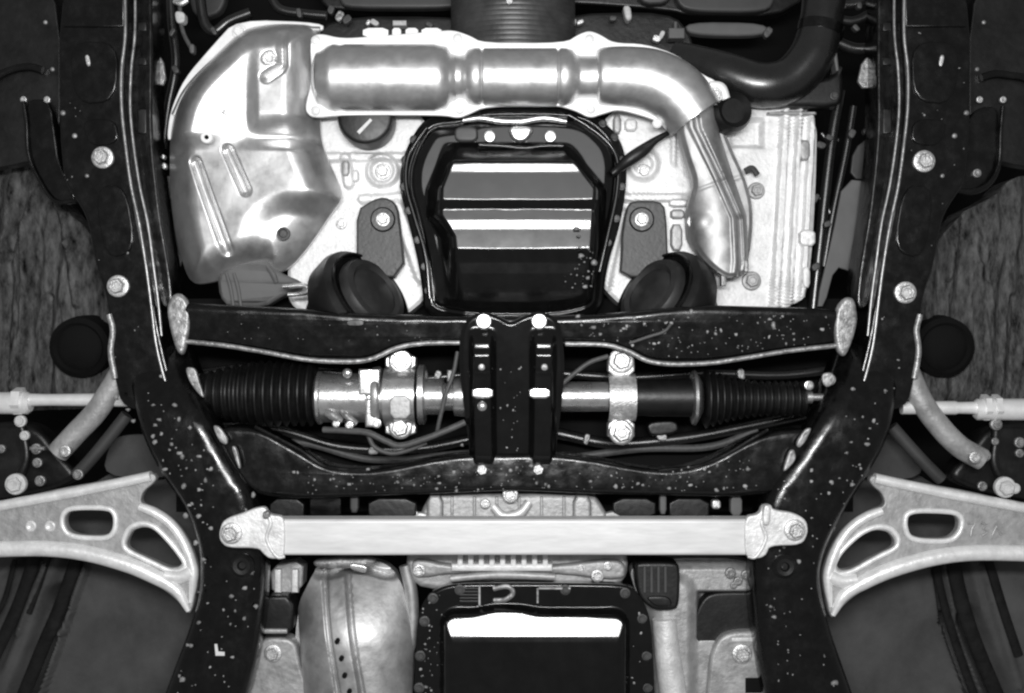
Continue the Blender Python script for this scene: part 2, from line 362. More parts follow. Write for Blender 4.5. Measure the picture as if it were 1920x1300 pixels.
# tow-hook brackets and bent rods outside the rails
def hook(right):
    c = 1936 if right else 0; X = (lambda p: mir(p, c)) if right else (lambda p: p)
    if not right:
        t = thing("jacking_bracket", "black bent bracket hanging beside the rail with the big heat shield", "bracket", 80, 280, 0.06)
        MB().plate([(42, 186), (95, 186), (104, 250), (112, 310), (150, 375), (105, 384), (72, 335), (56, 295)], 0.06, 0.02, 0.003).build("plate", BLK, t)
        MB().tube([(44, 188, 0.058, 4), (50, 230, 0.058, 4), (54, 290, 0.058, 4), (75, 340, 0.058, 4), (105, 378, 0.058, 4), (150, 374, 0.058, 4)], 10).build("rim", BLK, t)
    else:
        t = thing("jacking_bracket", "black U shaped bracket hanging beside the rail with the coolant hose", "bracket", 1830, 290, 0.06)
        MB().plate([(1784, 270), (1830, 200), (1880, 200), (1872, 320), (1850, 352), (1820, 362), (1780, 352)], 0.065, 0.02, 0.003).build("plate", BLK, t)
        MB().tube([(1880, 200, 0.06, 4), (1876, 250, 0.06, 4), (1872, 310, 0.06, 5), (1852, 346, 0.06, 6), (1820, 360, 0.06, 6), (1776, 352, 0.06, 5)], 10).build("rim", BLK, t)
        rivet(t, 1803, 276, 0.062, 8, STEEL, "stud"); rivet(t, 1832, 325, 0.062, 8, RUSTY, "stud")
    for (x, y) in ((44, 187), (88, 187)): rivet(t, (1925 - x) if right else x, y, 0.058, 6, BOLT, "stud")
    pts = [(-40, 165), (0, 141), (30, 129), (58, 126), (80, 132)]
    if right: pts = [(1990, 175), (1925, 148), (1895, 142), (1865, 139), (1840, 146)]
    o = MB().tube([(x, y, 0.068, 7) for x, y in pts], 12).build("bent_rod", BLK)
    tag(o, "thin gloss black bent rod above the " + ("U shaped bracket" if right else "long bent bracket by the ribbed heat shield"), "rod")
hook(False); hook(True)

# ------------------------------------------------------------------ subframe: two cross members and two curved arms
sf = thing("subframe", "black speckled front subframe joining two cross members and curved side arms", "subframe", 960, 800, 0.03)
armL = [(212, 690), (240, 760), (262, 830), (298, 900), (343, 960), (368, 1040), (366, 1120), (345, 1190), (318, 1260), (285, 1350), (448, 1350), (476, 1240), (490, 1150), (494, 1060), (488, 975), (470, 915), (440, 870), (400, 800), (365, 720), (345, 690), (325, 640), (300, 640)]
armR = [(1712, 690), (1690, 760), (1672, 830), (1632, 900), (1592, 960), (1552, 1040), (1543, 1090), (1562, 1180), (1590, 1260), (1622, 1350), (1446, 1350), (1424, 1240), (1412, 1120), (1412, 1040), (1424, 960), (1448, 905), (1480, 865), (1530, 790), (1562, 720), (1580, 690), (1600, 640), (1628, 640)]
def armfn(x, y, e): return 26 * sst(0, 34, e) + 1.5 * np.sin(y * 0.05)
def armtilt(x, y): return 0.034 * (1 - float(sst(660, 800, np.array(y))))
aL = MB().relief(armL, 0.018, armfn, (390, 950), N=200, K=30, skirt=0.05, power=0.6) if False else MB().plate(armL, 0.002, 0.06, 0.020, tilt=armtilt)
aL = aL.build("side_arm", BLK, sf); aR = MB().plate(armR, 0.002, 0.06, 0.020, tilt=armtilt).build("side_arm", BLK, sf)
splashes(aL, [(245, 720), (330, 760), (380, 840), (450, 920), (478, 1000), (478, 1150), (440, 1330), (310, 1330), (360, 1180), (385, 1040), (330, 920), (270, 820)], 0.0015, 90, 1.5, 5,
         [(256, 1000-325, 7), (303, 688, 6), (303, 705, 7), (218, 746, 9), (327, 760, 7), (240, 768, 6), (287, 760, 5), (298, 787, 6), (335, 786, 6), (290, 830, 7), (342, 856, 7), (373, 856, 6), (310, 880, 7), (250, 790, 6), (385, 900, 6), (345, 912, 8), (475, 928, 7), (348, 967, 7), (373, 968, 7), (367, 1018, 7), (382, 1050, 6), (459, 1103, 6), (480, 1137, 7), (458, 1160, 6), (372, 1168, 6), (342, 1275, 8), (352, 1210, 5), (420, 985, 5), (395, 880, 6), (360, 945, 5)], zf=armtilt)
splashes(aR, [(1690, 720), (1600, 760), (1540, 840), (1450, 920), (1430, 1000), (1430, 1150), (1470, 1330), (1600, 1330), (1550, 1150), (1540, 1040), (1600, 920), (1660, 820)], 0.0015, 80, 1.5, 5,
         [(1598, 909, 7), (1559, 905, 6), (1600, 730, 6), (1626, 833, 7), (1660, 733, 6), (1685, 690, 6), (1565, 1280, 9), (1445, 1138, 5), (1522, 882, 6), (1495, 890, 5), (1555, 925, 5)], zf=armtilt)
# painted letter on the arm
MB().plate([(402, 1208), (407, 1208), (409, 1222), (421, 1223), (421, 1230), (404, 1230)], 0.0008, 0.002, 0.0003, smooth=0).build("painted_letter", MARK, aL)
fcm = [(318, 566), (420, 572), (560, 578), (640, 586), (800, 592), (960, 592), (1130, 590), (1300, 572), (1400, 574), (1600, 580), (1600, 640), (1560, 652), (1480, 660), (1400, 674), (1330, 684), (1260, 686), (1215, 680), (1180, 662), (1140, 649), (1060, 646), (860, 646), (775, 648), (740, 656), (700, 676), (660, 682), (580, 679), (500, 664), (420, 650), (330, 646)]
fc = MB().plate(fcm, 0.006, 0.055, 0.008, tilt=lambda x, y: 0.16 * (y - 640) * S).build("front_cross_member", BLK, sf)
lipL = [(345, 640), (420, 648), (500, 661), (580, 675), (660, 678), (700, 672), (740, 654), (775, 646), (815, 643), (862, 643)]
lipR = [(1060, 645), (1135, 647), (1178, 659), (1215, 677), (1260, 683), (1330, 681), (1400, 671), (1480, 658), (1570, 648)]
MB().tube([(x, y, 0.004, 4.6) for x, y in lipL], 10).build("rolled_lip", PALE, fc)  # pale lip puts the highlight line along the black edge into its colour
MB().tube([(x, y, 0.004, 4.6) for x, y in lipR], 10).build("rolled_lip", PALE, fc)
MB().plate([(650, 600), (682, 600), (682, 612), (650, 612)], 0.0005, 0.006, 0.0008).build("pressed_tab", BLKD, fc)
fz = lambda x, y: 0.16 * (y - 640) * S
splashes(fc, [(1080, 600), (1560, 590), (1560, 640), (1300, 675), (1220, 665), (1150, 640), (1080, 635)], 0.0055, 120, 1.2, 4.2,
         [(1113, 614, 6), (1296, 585, 7), (1083, 593, 6), (1450, 610, 8), (1245, 624, 7), (1258, 606, 6), (1190, 597, 4), (1175, 612, 5)], zf=fz)
splashes(fc, [(380, 585), (820, 600), (850, 640), (720, 650), (600, 660), (380, 630)], 0.0055, 24, 1, 2.5, zf=fz)
rcm = [(395, 800), (480, 800), (560, 845), (612, 878), (700, 884), (860, 850), (1060, 850), (1230, 884), (1320, 874), (1430, 812), (1530, 800), (1490, 905), (1440, 935), (1120, 928), (960, 920), (800, 928), (500, 940), (450, 905)]
rc = MB().plate(rcm, 0.010, 0.05, 0.006).build("rear_cross_member", BLK, sf)
MB().tube([(478, 800, 0.012, 4), (560, 843, 0.012, 4), (612, 876, 0.012, 5), (690, 884, 0.012, 4)], 8).build("rolled_lip", BLK, rc)
MB().tube([(1440, 806, 0.012, 4), (1330, 868, 0.012, 4), (1235, 884, 0.012, 5)], 8).build("rolled_lip", BLK, rc)
splashes(rc, [(560, 870), (700, 892), (870, 860), (1060, 860), (1220, 890), (1400, 850), (1430, 920), (1100, 922), (800, 922), (520, 930)], 0.0095, 170, 1.2, 4.5,
         [(1255, 916, 6), (1295, 910, 5), (1345, 873, 6), (1320, 880, 5), (590, 900, 4), (655, 908, 5), (690, 880, 5), (866, 835, 5)])
MB().box(330, 560, 1600, 960, 0.16, 0.01).build("upper_pan", BAY, sf)
# gussets where arms meet the cross member; bright sheen put into their grey
for pts in ([(318, 556), (335, 548), (352, 565), (357, 600), (350, 640), (342, 668), (330, 660), (318, 620), (311, 580)], [(1570, 575), (1588, 556), (1604, 560), (1610, 600), (1600, 640), (1585, 672), (1570, 660), (1564, 620)]):
    g = MB().plate(pts, 0.0005, 0.012, 0.004).build("gusset", PALE, sf)
for pts in ([(346, 688), (366, 690), (372, 712), (384, 748), (374, 742), (354, 716)], [(397, 797), (412, 800), (428, 826), (424, 836), (410, 828)], [(432, 836), (443, 838), (452, 880), (446, 878)],
            [(1524, 802), (1510, 804), (1492, 832), (1498, 842), (1510, 830)], [(1490, 842), (1480, 846), (1468, 884), (1474, 884), (1494, 862)], [(1542, 700), (1562, 698), (1568, 716), (1552, 728), (1542, 718)]):
    MB().plate(pts, -0.001, 0.006, 0.0015).build("weld_tab", PALE, sf)
for x, y, r in ((455, 1060, 16), (1470, 1062, 16)):
    MB().lathe(W(x, y, 0.002), (0, 0, -1), [(-0.002, r * 1.4 * S), (0.002, r * 1.4 * S), (0.006, r * S), (0.0055, r * 0.55 * S), (0.001, r * 0.4 * S)], 24).build("bush_rim", BLKD, sf)

# ------------------------------------------------------------------ centre bracket over the steering rack
cb = thing("centre_bracket", "black ribbed bracket bolted across the steering rack between both cross members", "bracket", 956, 745, -0.015)
def cbfn(x, y, e):
    h = 4 * sst(0, 8, e)
    for xc, w in ((905, 27), (1018, 27)):
        k = (1 - sst(w * 0.5, w, np.abs(x - xc - (y - 745) * (0.01 if xc < 950 else -0.01))))
        h = h + 22 * k * sst(612, 650, y) * (1 - sst(850, 890, y))
        h = h + 8 * k * sst(650, 668, y) * (1 - sst(690, 705, y))
    return h - 0.13 * (y - 600)
cbp = [(862, 625), (876, 596), (905, 584), (936, 592), (957, 606), (980, 592), (1012, 584), (1042, 594), (1054, 620), (1060, 690), (1054, 760), (1046, 830), (1038, 880), (1026, 906), (1000, 912), (957, 904), (912, 912), (886, 902), (878, 840), (868, 760), (860, 690)]
MB().relief(cbp, -0.004, cbfn, (957, 745), N=220, K=60, skirt=0.012).build("pressed_plate", PAN, cb)
for x, y, r in ((907, 603, 15), (1011, 603, 15), (904, 880, 15), (1009, 880, 15)): hexbolt(cb, x, y, -0.0065 + 0.13 * (y - 600) * S, r, STEEL)
rivet(cb, 904, 762, -0.008, 9, STEEL, "locating_pin")
for x, y in ((903, 688), (1021, 688)): rivet(cb, x, y, -0.0165, 7, BOLT, "locating_pin")
# no slots cut: bright steel pads added to stand for the rack tube behind
for x in (905, 1012):
    MB().plate([(x - 20, 727), (x + 20, 727), (x + 20, 748), (x - 20, 748)], -0.0096, 0.010, 0.002, smooth=1).build("tube_glimpse", STEEL, cb)
splashes(cb, [(935, 680), (980, 680), (975, 850), (940, 850)], -0.0060, 22, 1, 3.4, zf=lambda x, y: 0.13 * (y - 600) * S)

# ------------------------------------------------------------------ steering rack
rk = thing("steering_rack", "steering rack with bright housing, clamps and black rubber bellows across the subframe", "steering rack", 950, 745, 0.045)
def xl(mb, y, d, prof, seg=36):
    """lathe along x: prof (x px, r px)"""
    f = fs(d); c = W(960, y, d)
    return mb.lathe(c, (1, 0, 0), [((x - 960) * f, r * f) for x, r in prof], seg)
def bellows(x0, x1, r0, r1, n, y, d, name="bellows"):
    pr = []
    for i in range(n):
        a = x0 + (x1 - x0) * i / n; b = x0 + (x1 - x0) * (i + 1) / n; R = r0 + (r1 - r0) * math.sin(min(1, (i + 0.5) / n * 1.6) * math.pi / 2)
        w = b - a
        pr += [(a, R * 0.84), (a + 0.22 * w, R * 0.90), (a + 0.42 * w, R), (a + 0.58 * w, R), (a + 0.78 * w, R * 0.90)]
    pr.append((x1, r1 * 0.84))
    return xl(MB(), y, d, pr, 40).build(name, RUB, rk, ang=60)
bL = bellows(372, 592, 36, 62, 14, 738, 0.05)
bR = bellows(1318, 1512, 58, 34, 15, 748, 0.05)
xl(MB(), 738, 0.05, [(366, 30), (368, 37), (378, 37), (380, 30)]).build("band_clamp", RUSTY, bL)
h1 = xl(MB(), 746, 0.042, [(586, 10), (592, 40), (598, 50), (603, 50), (606, 46), (690, 46), (696, 40), (720, 40)]).build("pinion_housing", STEEL, rk)
MB().box(672, 692, 712, 742, 0.012, 0.02, 0.003).build("housing_pad", STEEL, h1)
MB().box(684, 748, 710, 802, 0.014, 0.02, 0.003).build("housing_pad", STEEL, h1)
rivet(h1, 651, 700, 0.018, 9, STEEL, "plug")
MB().tube([(612, 772, 0.02, 9), (625, 780, 0.018, 10), (640, 790, 0.02, 8)], 10).tube([(640, 770, 0.02, 6), (655, 785, 0.018, 7), (668, 795, 0.02, 6)], 10).build("valve_pipe", RUSTY, h1)
for x, y, r in ((630, 795, 7), (655, 798, 8), (706, 794, 9)): rivet(h1, x, y, 0.016, r, STEEL, "pipe_union")
xl(MB(), 745, 0.042, [(700, 56), (706, 58), (712, 58), (716, 54)]).build("end_flange", STEEL, rk)
def strap(x0, x1, yt, yb, yc, r, d, m, boltr, pad):
    w = x1 - x0; mb = MB(); f = fs(d)
    # arched band over the tube
    pr = []
    c = W((x0 + x1) / 2, yc, d); n = 20; vs_ = []
    for i in range(n + 1):
        a = math.pi * i / n
        for rr in (r, r + 5):
            for sx in (-w / 2, w / 2): vs_.append((c.x + sx * f, c.y - math.cos(a) * rr * f, c.z - math.sin(a) * rr * f))
    F = []
    for i in range(n):
        o = i * 4; q = o + 4
        F += [(o, o+1, q+1, q), (o+2, q+2, q+3, o+3), (o, q, q+2, o+2), (o+1, o+3, q+3, q+1)]
    F += [(0, 2, 3, 1), (n*4, n*4+1, n*4+3, n*4+2)]
    mb.add(vs_, F)
    mb.plate([(x0, yt), (x1, yt), (x1, yc - r), (x0, yc - r)], d - 0.012, 0.02, 0.002, smooth=1)
    mb.plate([(x0, yc + r), (x1, yc + r), (x1, yb), (x0, yb)], d - 0.012, 0.02, 0.002, smooth=1)
    o = mb.build("mounting_clamp", m, rk)
    hexbolt(o, (x0 + x1) / 2, yt + 14, d - 0.012, boltr, STEEL if pad else BOLT); hexbolt(o, (x0 + x1) / 2, yb - 17, d - 0.012, boltr, STEEL)
    if pad: MB().plate([(x0 + 8, 741), (x1 - 10, 741), (x1 - 10, 786), (x0 + 8, 786)], d - (r + 9) * f, 0.01, 0.002, smooth=1).build("rubber_pad", ALUD, o)
    return o
strap(722, 780, 664, 818, 744, 50, 0.042, STEEL, 23, True)
xl(MB(), 740, 0.042, [(783, 50), (786, 56), (796, 56), (799, 50)]).build("end_flange", STEEL, rk)
xl(MB(), 744, 0.042, [(796, 34), (830, 34), (834, 26), (850, 26), (852, 36), (870, 38), (900, 38), (905, 24), (1050, 24), (1052, 28), (1140, 28)]).build("rack_tube", STEEL, rk)
MB().box(838, 694, 850, 716, 0.03, 0.02, 0.002).build("tube_lug", RUSTY, rk)
strap(1140, 1190, 662, 828, 746, 40, 0.042, BOLT, 24, False)
xl(MB(), 746, 0.045, [(1188, 34), (1296, 36)]).build("coated_tube", RUB, rk)
xl(MB(), 746, 0.045, [(1295, 36), (1298, 50), (1303, 52), (1307, 46), (1316, 30)]).build("collar_ring", STEEL, rk)
xl(MB(), 745, 0.03, [(1510, 7), (1512, 12), (1522, 12), (1524, 7), (1556, 7)], 20).build("breather_stub", STEEL, rk)
rivet(rk, 1517, 723, 0.02, 9, STEEL, "pipe_union"); rivet(rk, 1556, 712, 0.016, 11, BOLT, "pipe_union")

def tierod(right):
    t = thing("tie_rod", "bright steel tie rod with collar, outside the " + ("rail by the coolant hose" if right else "rail by the ribbed heat shield"), "tie rod", 1830 if right else 100, 757, 0.06)
    if right:
        xl(MB(), 765, 0.055, [(1690, 12), (1790, 13), (1796, 11), (1835, 12)], 24).build("rod", ROD, t)
        xl(MB(), 768, 0.055, [(1828, 16), (1832, 20), (1990, 21)], 24).build("rod_end", ROD, t)
        for x in (1848, 1868): xl(MB(), 764, 0.055, [(x - 7, 20), (x - 6, 25), (x + 5, 25), (x + 6, 20)], 6).build("lock_nut", ROD, t)
    else:
        xl(MB(), 750, 0.055, [(56, 12), (90, 11), (240, 13)], 24).build("rod", ROD, t)
        xl(MB(), 756, 0.055, [(-60, 20), (52, 21), (58, 16)], 24).build("rod_end", ROD, t)
        xl(MB(), 752, 0.055, [(26, 20), (28, 26), (44, 26), (46, 20)], 6).build("lock_nut", ROD, t)
    xr = 1770 if right else 150
    boot = MB().lathe(W(xr, 652, 0.125), (0, 0.1, -1), [(-0.03, 66 * S), (0.002, 62 * S), (0.006, 52 * S), (0.002, 46 * S), (0.006, 34 * S), (0.007, 2 * S)], 32).build("dust_boot", BAY)
    tag(boot, "round black dust boot in the felt liner, side of the " + ("coolant hose" if right else "ribbed heat shield"), "boot")
tierod(False); tierod(True)

def sway(right):
    t = thing("stabiliser_bar", "worn grey bent stabiliser bar below the tie rod, side of the " + ("coolant hose" if right else "ribbed heat shield"), "stabiliser bar", 1790 if right else 150, 810, 0.05)
    p = [(1700, 690), (1728, 752), (1762, 800), (1800, 838), (1842, 862)] if right else [(232, 690), (205, 735), (178, 775), (140, 815), (108, 850)]
    MB().tube([(x, y, 0.05, 21) for x, y in p], 18, flat=0.9).build("bar", ALUD, t)
    e = p[-1]; rivet(t, e[0] - 14 if right else e[0] + 14, e[1] - 4, 0.025, 11, BOLT, "end_bolt")
    q = [(1672, 800), (1700, 832), (1735, 870), (1765, 900)] if right else [(238, 778), (205, 820), (170, 862), (142, 892)]
    o = MB().tube([(x, y, 0.07, 12) for x, y in q], 14).build("brake_hose", BOXG)
    tag(o, "dark grey straight hose running below the stabiliser bar, side of the " + ("coolant hose" if right else "ribbed heat shield"), "hose")
    k = thing("stabiliser_link", "small upright link with pale nuts above the control arm, side of the " + ("coolant hose" if right else "ribbed heat shield"), "link", 1880 if right else 30, 850, 0.06)
    if right:
        MB().tube([(1868, 790, 0.06, 9), (1866, 830, 0.06, 8), (1864, 868, 0.06, 9), (1880, 905, 0.06, 10)], 12).build("link_rod", BLKD, k)
        for x, y, r in ((1868, 796, 11), (1866, 828, 7), (1848, 855, 10), (1912, 830, 10), (1912, 850, 8), (1842, 912, 9)): rivet(k, x, y, 0.05, r, RUSTY, "nut")
        hexbolt(k, 1884, 914, 0.035, 20, CLIP, "ball_joint_nut"); rivet(k, 1903, 916, 0.035, 10, CLIP, "nut")
    else:
        MB().tube([(36, 790, 0.06, 9), (44, 815, 0.06, 8), (50, 860, 0.06, 9), (32, 905, 0.06, 10)], 12).build("link_rod", BLKD, k)
        for x, y, r in ((38, 790, 11), (46, 817, 9), (68, 842, 10), (70, 868, 9), (75, 902, 10), (2, 842, 8), (146, 890, 10)): rivet(k, x, y, 0.05, r, RUSTY if y > 820 else CLIP, "nut")
        hexbolt(k, 30, 908, 0.035, 20, CLIP, "ball_joint_nut")
        MB().box(54, 838, 82, 845, 0.045, 0.01, 0.002).build("link_clip", RUSTY, k)
sway(False); sway(True)
for right in (False, True):   # knuckle bodies in the dark between tie rod and control arm
    X = 1925 if right else 0
    pts = [(-60, 800), (20, 790), (70, 800), (110, 850), (150, 895), (90, 925), (-60, 945)]
    if right: pts = mir(pts, 1925)
    o = MB().plate(pts, 0.10, 0.04, 0.008).build("steering_knuckle", BLKD)
    tag(o, "dusty black steering knuckle behind the link, side of the " + ("coolant hose" if right else "ribbed heat shield"), "knuckle")

# ------------------------------------------------------------------ forged aluminium control arms
def carm(right):
    t = thing("control_arm", "forged aluminium control arm with two oval holes" + (" and cast marks, side of the coolant hose" if right else ", side of the ribbed heat shield"), "control arm", 1740 if right else 180, 1000, 0.02)
    o = [(-60, 952), (0, 940), (36, 934), (109, 917), (219, 898), (286, 886), (294, 897), (286, 908), (268, 922), (262, 944), (292, 955), (328, 980), (354, 1017), (372, 1068), (369, 1100), (361, 1140), (354, 1154), (328, 1122), (292, 1097), (237, 1071), (164, 1050), (91, 1040), (0, 1042), (-60, 1046)]
    h1 = [(122, 985), (122, 968), (135, 957), (200, 957), (211, 968), (211, 990), (200, 1005), (150, 1004), (130, 998)]
    h2 = [(237, 1017), (248, 995), (270, 988), (292, 995), (321, 1024), (343, 1053), (335, 1064), (317, 1065), (284, 1050), (241, 1031)]
    if right:
        o = mir(o, 1915); o = [(x + (8 if y < 960 else 0), y + (4 if y < 960 else 8)) for x, y in o]
        h1 = [(1702, 985), (1704, 968), (1722, 962), (1785, 964), (1798, 974), (1796, 994), (1780, 1010), (1730, 1010), (1708, 1004)]
        h2 = [(1568, 1058), (1580, 1035), (1612, 1006), (1640, 994), (1665, 997), (1678, 1012), (1676, 1028), (1640, 1044), (1600, 1066), (1576, 1070)]
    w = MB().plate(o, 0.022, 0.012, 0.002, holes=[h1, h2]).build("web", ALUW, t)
    R = (lambda p, dx=0, dy=8: [(x + dx, y + dy) for x, y in mir(p, 1915)]) if right else (lambda p, dx=0, dy=0: p)
    top = R([(-60, 958), (0, 949), (60, 938), (130, 925), (219, 907), (284, 893)], 8, 4)
    low = R([(-60, 1034), (0, 1030), (91, 1029), (164, 1038), (237, 1058), (292, 1082), (332, 1108), (354, 1146)])
    nose = R([(262, 950), (292, 962), (322, 984), (346, 1019), (362, 1064), (362, 1095), (358, 1130)])
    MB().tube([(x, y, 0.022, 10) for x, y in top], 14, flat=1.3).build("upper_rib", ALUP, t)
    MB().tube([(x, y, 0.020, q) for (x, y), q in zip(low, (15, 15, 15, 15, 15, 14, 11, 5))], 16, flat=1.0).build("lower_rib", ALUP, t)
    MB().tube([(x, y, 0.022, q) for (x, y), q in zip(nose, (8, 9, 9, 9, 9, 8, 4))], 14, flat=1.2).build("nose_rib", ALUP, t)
    MB().tube([(x, y, 0.022, 13) for x, y in R([(310, 1080), (338, 1082), (360, 1072)])], 12).build("nose_boss", ALUP, t)
    for h in (h1, h2):
        cx = sum(p[0] for p in h) / len(h); cy = sum(p[1] for p in h) / len(h)
        q = [(cx + (x - cx) * 1.13, cy + (y - cy) * 1.2) for x, y in chaikin(h, 2)]
        MB().tube([(x, y, 0.022, 5) for x, y in q + q[:1]], 10, n=2, caps=False).build("hole_rim", ALUP, t)
    for x, y, r in (((94, 987), (58, 987)) and [(94, 987, 8), (58, 987, 8)]):
        if not right:
            MB().lathe(W(x, y, 0.022), (0, 0, -1), [(-0.003, r * 1.3 * S), (0.001, r * 1.3 * S), (0.002, r * S), (0.0005, r * 0.7 * S), (0.0, 0.05 * r * S)], 18).build("cast_boss", ALU, t)
    if right:   # cast-in characters
        def stroke(pts): MB().tube([(x, y, 0.0215, 2.6) for x, y in pts], 8, smooth=False).build("cast_character", ALUD, w)
        stroke([(1814, 982), (1828, 981), (1822, 992), (1820, 1006)])
        stroke([(1839, 980), (1850, 984), (1843, 991), (1852, 998), (1841, 1005)])
        stroke([(1860, 1004), (1868, 987), (1878, 1004)])
    return t
carm(False); carm(True)

# ------------------------------------------------------------------ cross brace
br = thing("cross_brace", "pale aluminium cross brace bar with bolted lugs in front of the transmission pan", "brace", 960, 1005, -0.03)
MB().plate([(498, 974), (1438, 974), (1438, 1042), (498, 1042)], -0.030, 0.03, 0.004, smooth=0).build("bar", BAR, br)
eL = MB().plate([(410, 1000), (418, 974), (462, 960), (474, 954), (496, 950), (504, 966), (530, 968), (534, 985), (534, 1032), (530, 1047), (506, 1049), (494, 1040), (484, 1028), (425, 1028), (412, 1015)], -0.0325, 0.012, 0.002).build("end_lug", ALU, br)
eR = MB().plate([(1396, 969), (1424, 965), (1430, 948), (1446, 946), (1450, 957), (1490, 962), (1513, 976), (1516, 1000), (1504, 1023), (1444, 1024), (1438, 1040), (1426, 1048), (1402, 1047), (1396, 1032)], -0.0325, 0.012, 0.002).build("end_lug", ALU, br)
hexbolt(eL, 434, 1000, -0.034, 20); hexbolt(eR, 1490, 994, -0.034, 20)
for (x0, y0, x1, y1) in ((508, 972, 500, 1044), (1428, 972, 1436, 1044)):
    MB().tube([(x0 - 12 if x0 < 900 else x0 + 12, 958, -0.033, 3), (x0, 980, -0.0335, 3.5), (x1, 1010, -0.0335, 3.5), (x1 + (18 if x0 < 900 else -18), 1043, -0.033, 3.5), (x1 + (34 if x0 < 900 else -34), 1044, -0.033, 3)], 10).build("weld_bead", ALU, br)
MB().plate([(492, 960), (505, 958), (505, 972), (492, 974)], -0.040, 0.008, 0.002, smooth=1).build("lug_tab", RUSTY, eL)
MB().plate([(1432, 948), (1446, 948), (1444, 985), (1430, 985)], -0.040, 0.008, 0.002, smooth=1).build("lug_tab", ALU, eR)

# ------------------------------------------------------------------ transmission housing behind the brace
tr = thing("transmission_case", "dull cast aluminium transmission case with short cooling fins behind the brace bar", "transmission", 960, 1060, 0.06)
MB().plate([(760, 1040), (800, 930), (830, 926), (1110, 926), (1128, 945), (1180, 1040), (1175, 1090), (1130, 1110), (800, 1110), (765, 1085)], 0.045, 0.06, 0.006).build("case_body", ALUD, tr)
MB().plate([(770, 1045), (850, 1062), (1040, 1062), (1150, 1048), (1175, 1060), (1170, 1092), (1040, 1075), (850, 1075), (775, 1088)], 0.034, 0.02, 0.004).build("case_flange", ALUD, tr)
MB().box(846, 1058, 1036, 1072, 0.026, 0.02, 0.003).build("fin_base", ALUB, tr)
for i in range(9): MB().plate([(858 + i * 20, 1036), (867 + i * 20, 1036), (868 + i * 20, 1064), (857 + i * 20, 1064)], 0.026, 0.02, 0.0015, smooth=0).build("fin", ALUB, tr)
MB().tube([(845, 1085, 0.03, 7), (900, 1080, 0.03, 7), (950, 1078, 0.03, 8), (1040, 1082, 0.03, 7)], 10).build("case_ridge", ALUD, tr)
for x, w in ((800, 30), (1075, 34)): MB().plate([(x, 930), (x + w, 930), (x + w, 985), (x, 985)], 0.030, 0.03, 0.004, smooth=1).build("case_lug", ALUD, tr)
MB().tube([(925, 950, 0.036, 8), (945, 968, 0.034, 9), (975, 962, 0.034, 9), (992, 942, 0.036, 8)], 12).build("case_collar", ALU, tr)
hexbolt(tr, 957, 928, 0.028, 15, BOLT, "drain_plug"); hexbolt(tr, 910, 945, 0.036, 9)
for i in range(6): MB().plate([(845 + i * 42, 932), (850 + i * 42, 932), (850 + i * 42, 972), (845 + i * 42, 972)], 0.040, 0.01, 0.001, smooth=0).build("case_rib", ALUD, tr)
for x, y, r in ((775, 965, 9), (786, 1070, 12), (1120, 1080, 12), (1140, 1062, 9), (1090, 1066, 8)): hexbolt(tr, x, y, 0.034, r)
def clutter(par, pts, d): # little brackets, clips and pipes along the rear edge of the subframe
    for x0, y0, x1, y1, m in pts: MB().plate([(x0, y0), (x1, y0), (x1, y1), (x0, y1)], d + random.uniform(-0.006, 0.006), 0.012, 0.002, smooth=1).build("bracket_tab", m, par)
clutter(tr, [(505, 935, 570, 985, BLKD), (580, 925, 640, 975, BLK), (656, 922, 672, 962, BOXG), (690, 935, 780, 975, BLKD), (748, 962, 800, 974, ALU), (1135, 960, 1190, 974, ALUD), (1150, 935, 1230, 972, BLKD), (1237, 925, 1250, 965, PANEL), (1335, 938, 1352, 955, BOLT), (1370, 930, 1392, 968, PANEL), (1255, 935, 1330, 975, BLKD)], 0.03)

# ------------------------------------------------------------------ transmission pan
tp = thing("transmission_pan", "black transmission oil pan with bolted rim behind the pale brace bar", "oil pan", 1000, 1250, 0.0)
tpp = [(776, 1360), (778, 1230), (784, 1150), (802, 1114), (836, 1096), (890, 1092), (1150, 1093), (1182, 1098), (1206, 1125), (1220, 1162), (1226, 1260), (1228, 1360)]
TPI = [(818, 1380), (820, 1200), (828, 1166), (850, 1150), (900, 1147), (930, 1144), (990, 1144), (1020, 1148), (1140, 1150), (1168, 1162), (1178, 1200), (1182, 1380)]
def tpfn(x, y, e):
    x = 960 + (x - 960) * 1.016; y = 650 + (y - 650) * 1.016   # pressed belly hangs nearer the lens than its rim
    bul = 7 * np.exp(-((x - 950) / 48.0) ** 4)
    R = 30.0
    qx = np.abs(x - 1003) - (178 - R); qy = (1150 - bul + R) - y
    sd = np.hypot(np.maximum(qx, 0), np.maximum(qy, 0)) + np.minimum(np.maximum(qx, qy), 0) - R    # rounded step of the belly
    ins = np.maximum(-sd, 0); yb = np.minimum(np.maximum(y - 1150, 0), ins * 2.4)
    wall = 20 * sst(-4, 9, -sd)
    slope = np.interp(yb, [0, 4, 21, 44, 54, 220], [0, 0.8, 5.8, 12.9, 14.6, 15.5])
    return 3 * sst(0, 6, e) + wall + slope + 0.018 * np.maximum(x - 1060, 0)
o = MB().relief(tpp, 0.030, tpfn, (1000, 1230), N=260, K=90, skirt=0.012, power=0.9).build("pressed_pan", PAN, tp)
for x, y in ((796, 1165), (788, 1230), (786, 1290), (812, 1122), (862, 1106), (1060, 1106), (1172, 1112), (1204, 1160), (1212, 1230), (1214, 1290)): hexbolt(tp, x, y, 0.028, 10, MOUNT)
MB().tube([(925, 1104, 0.027, 5), (952, 1100, 0.026, 5), (962, 1112, 0.026, 5), (948, 1124, 0.026, 5), (926, 1126, 0.027, 5)], 8).build("rim_loop", RUSTY, tp)
for k in range(5): MB().box(862, 1103 + k * 6, 898, 1105 + k * 6, 0.026, 0.004, 0.0006).build("rim_rib", BOXG, tp)
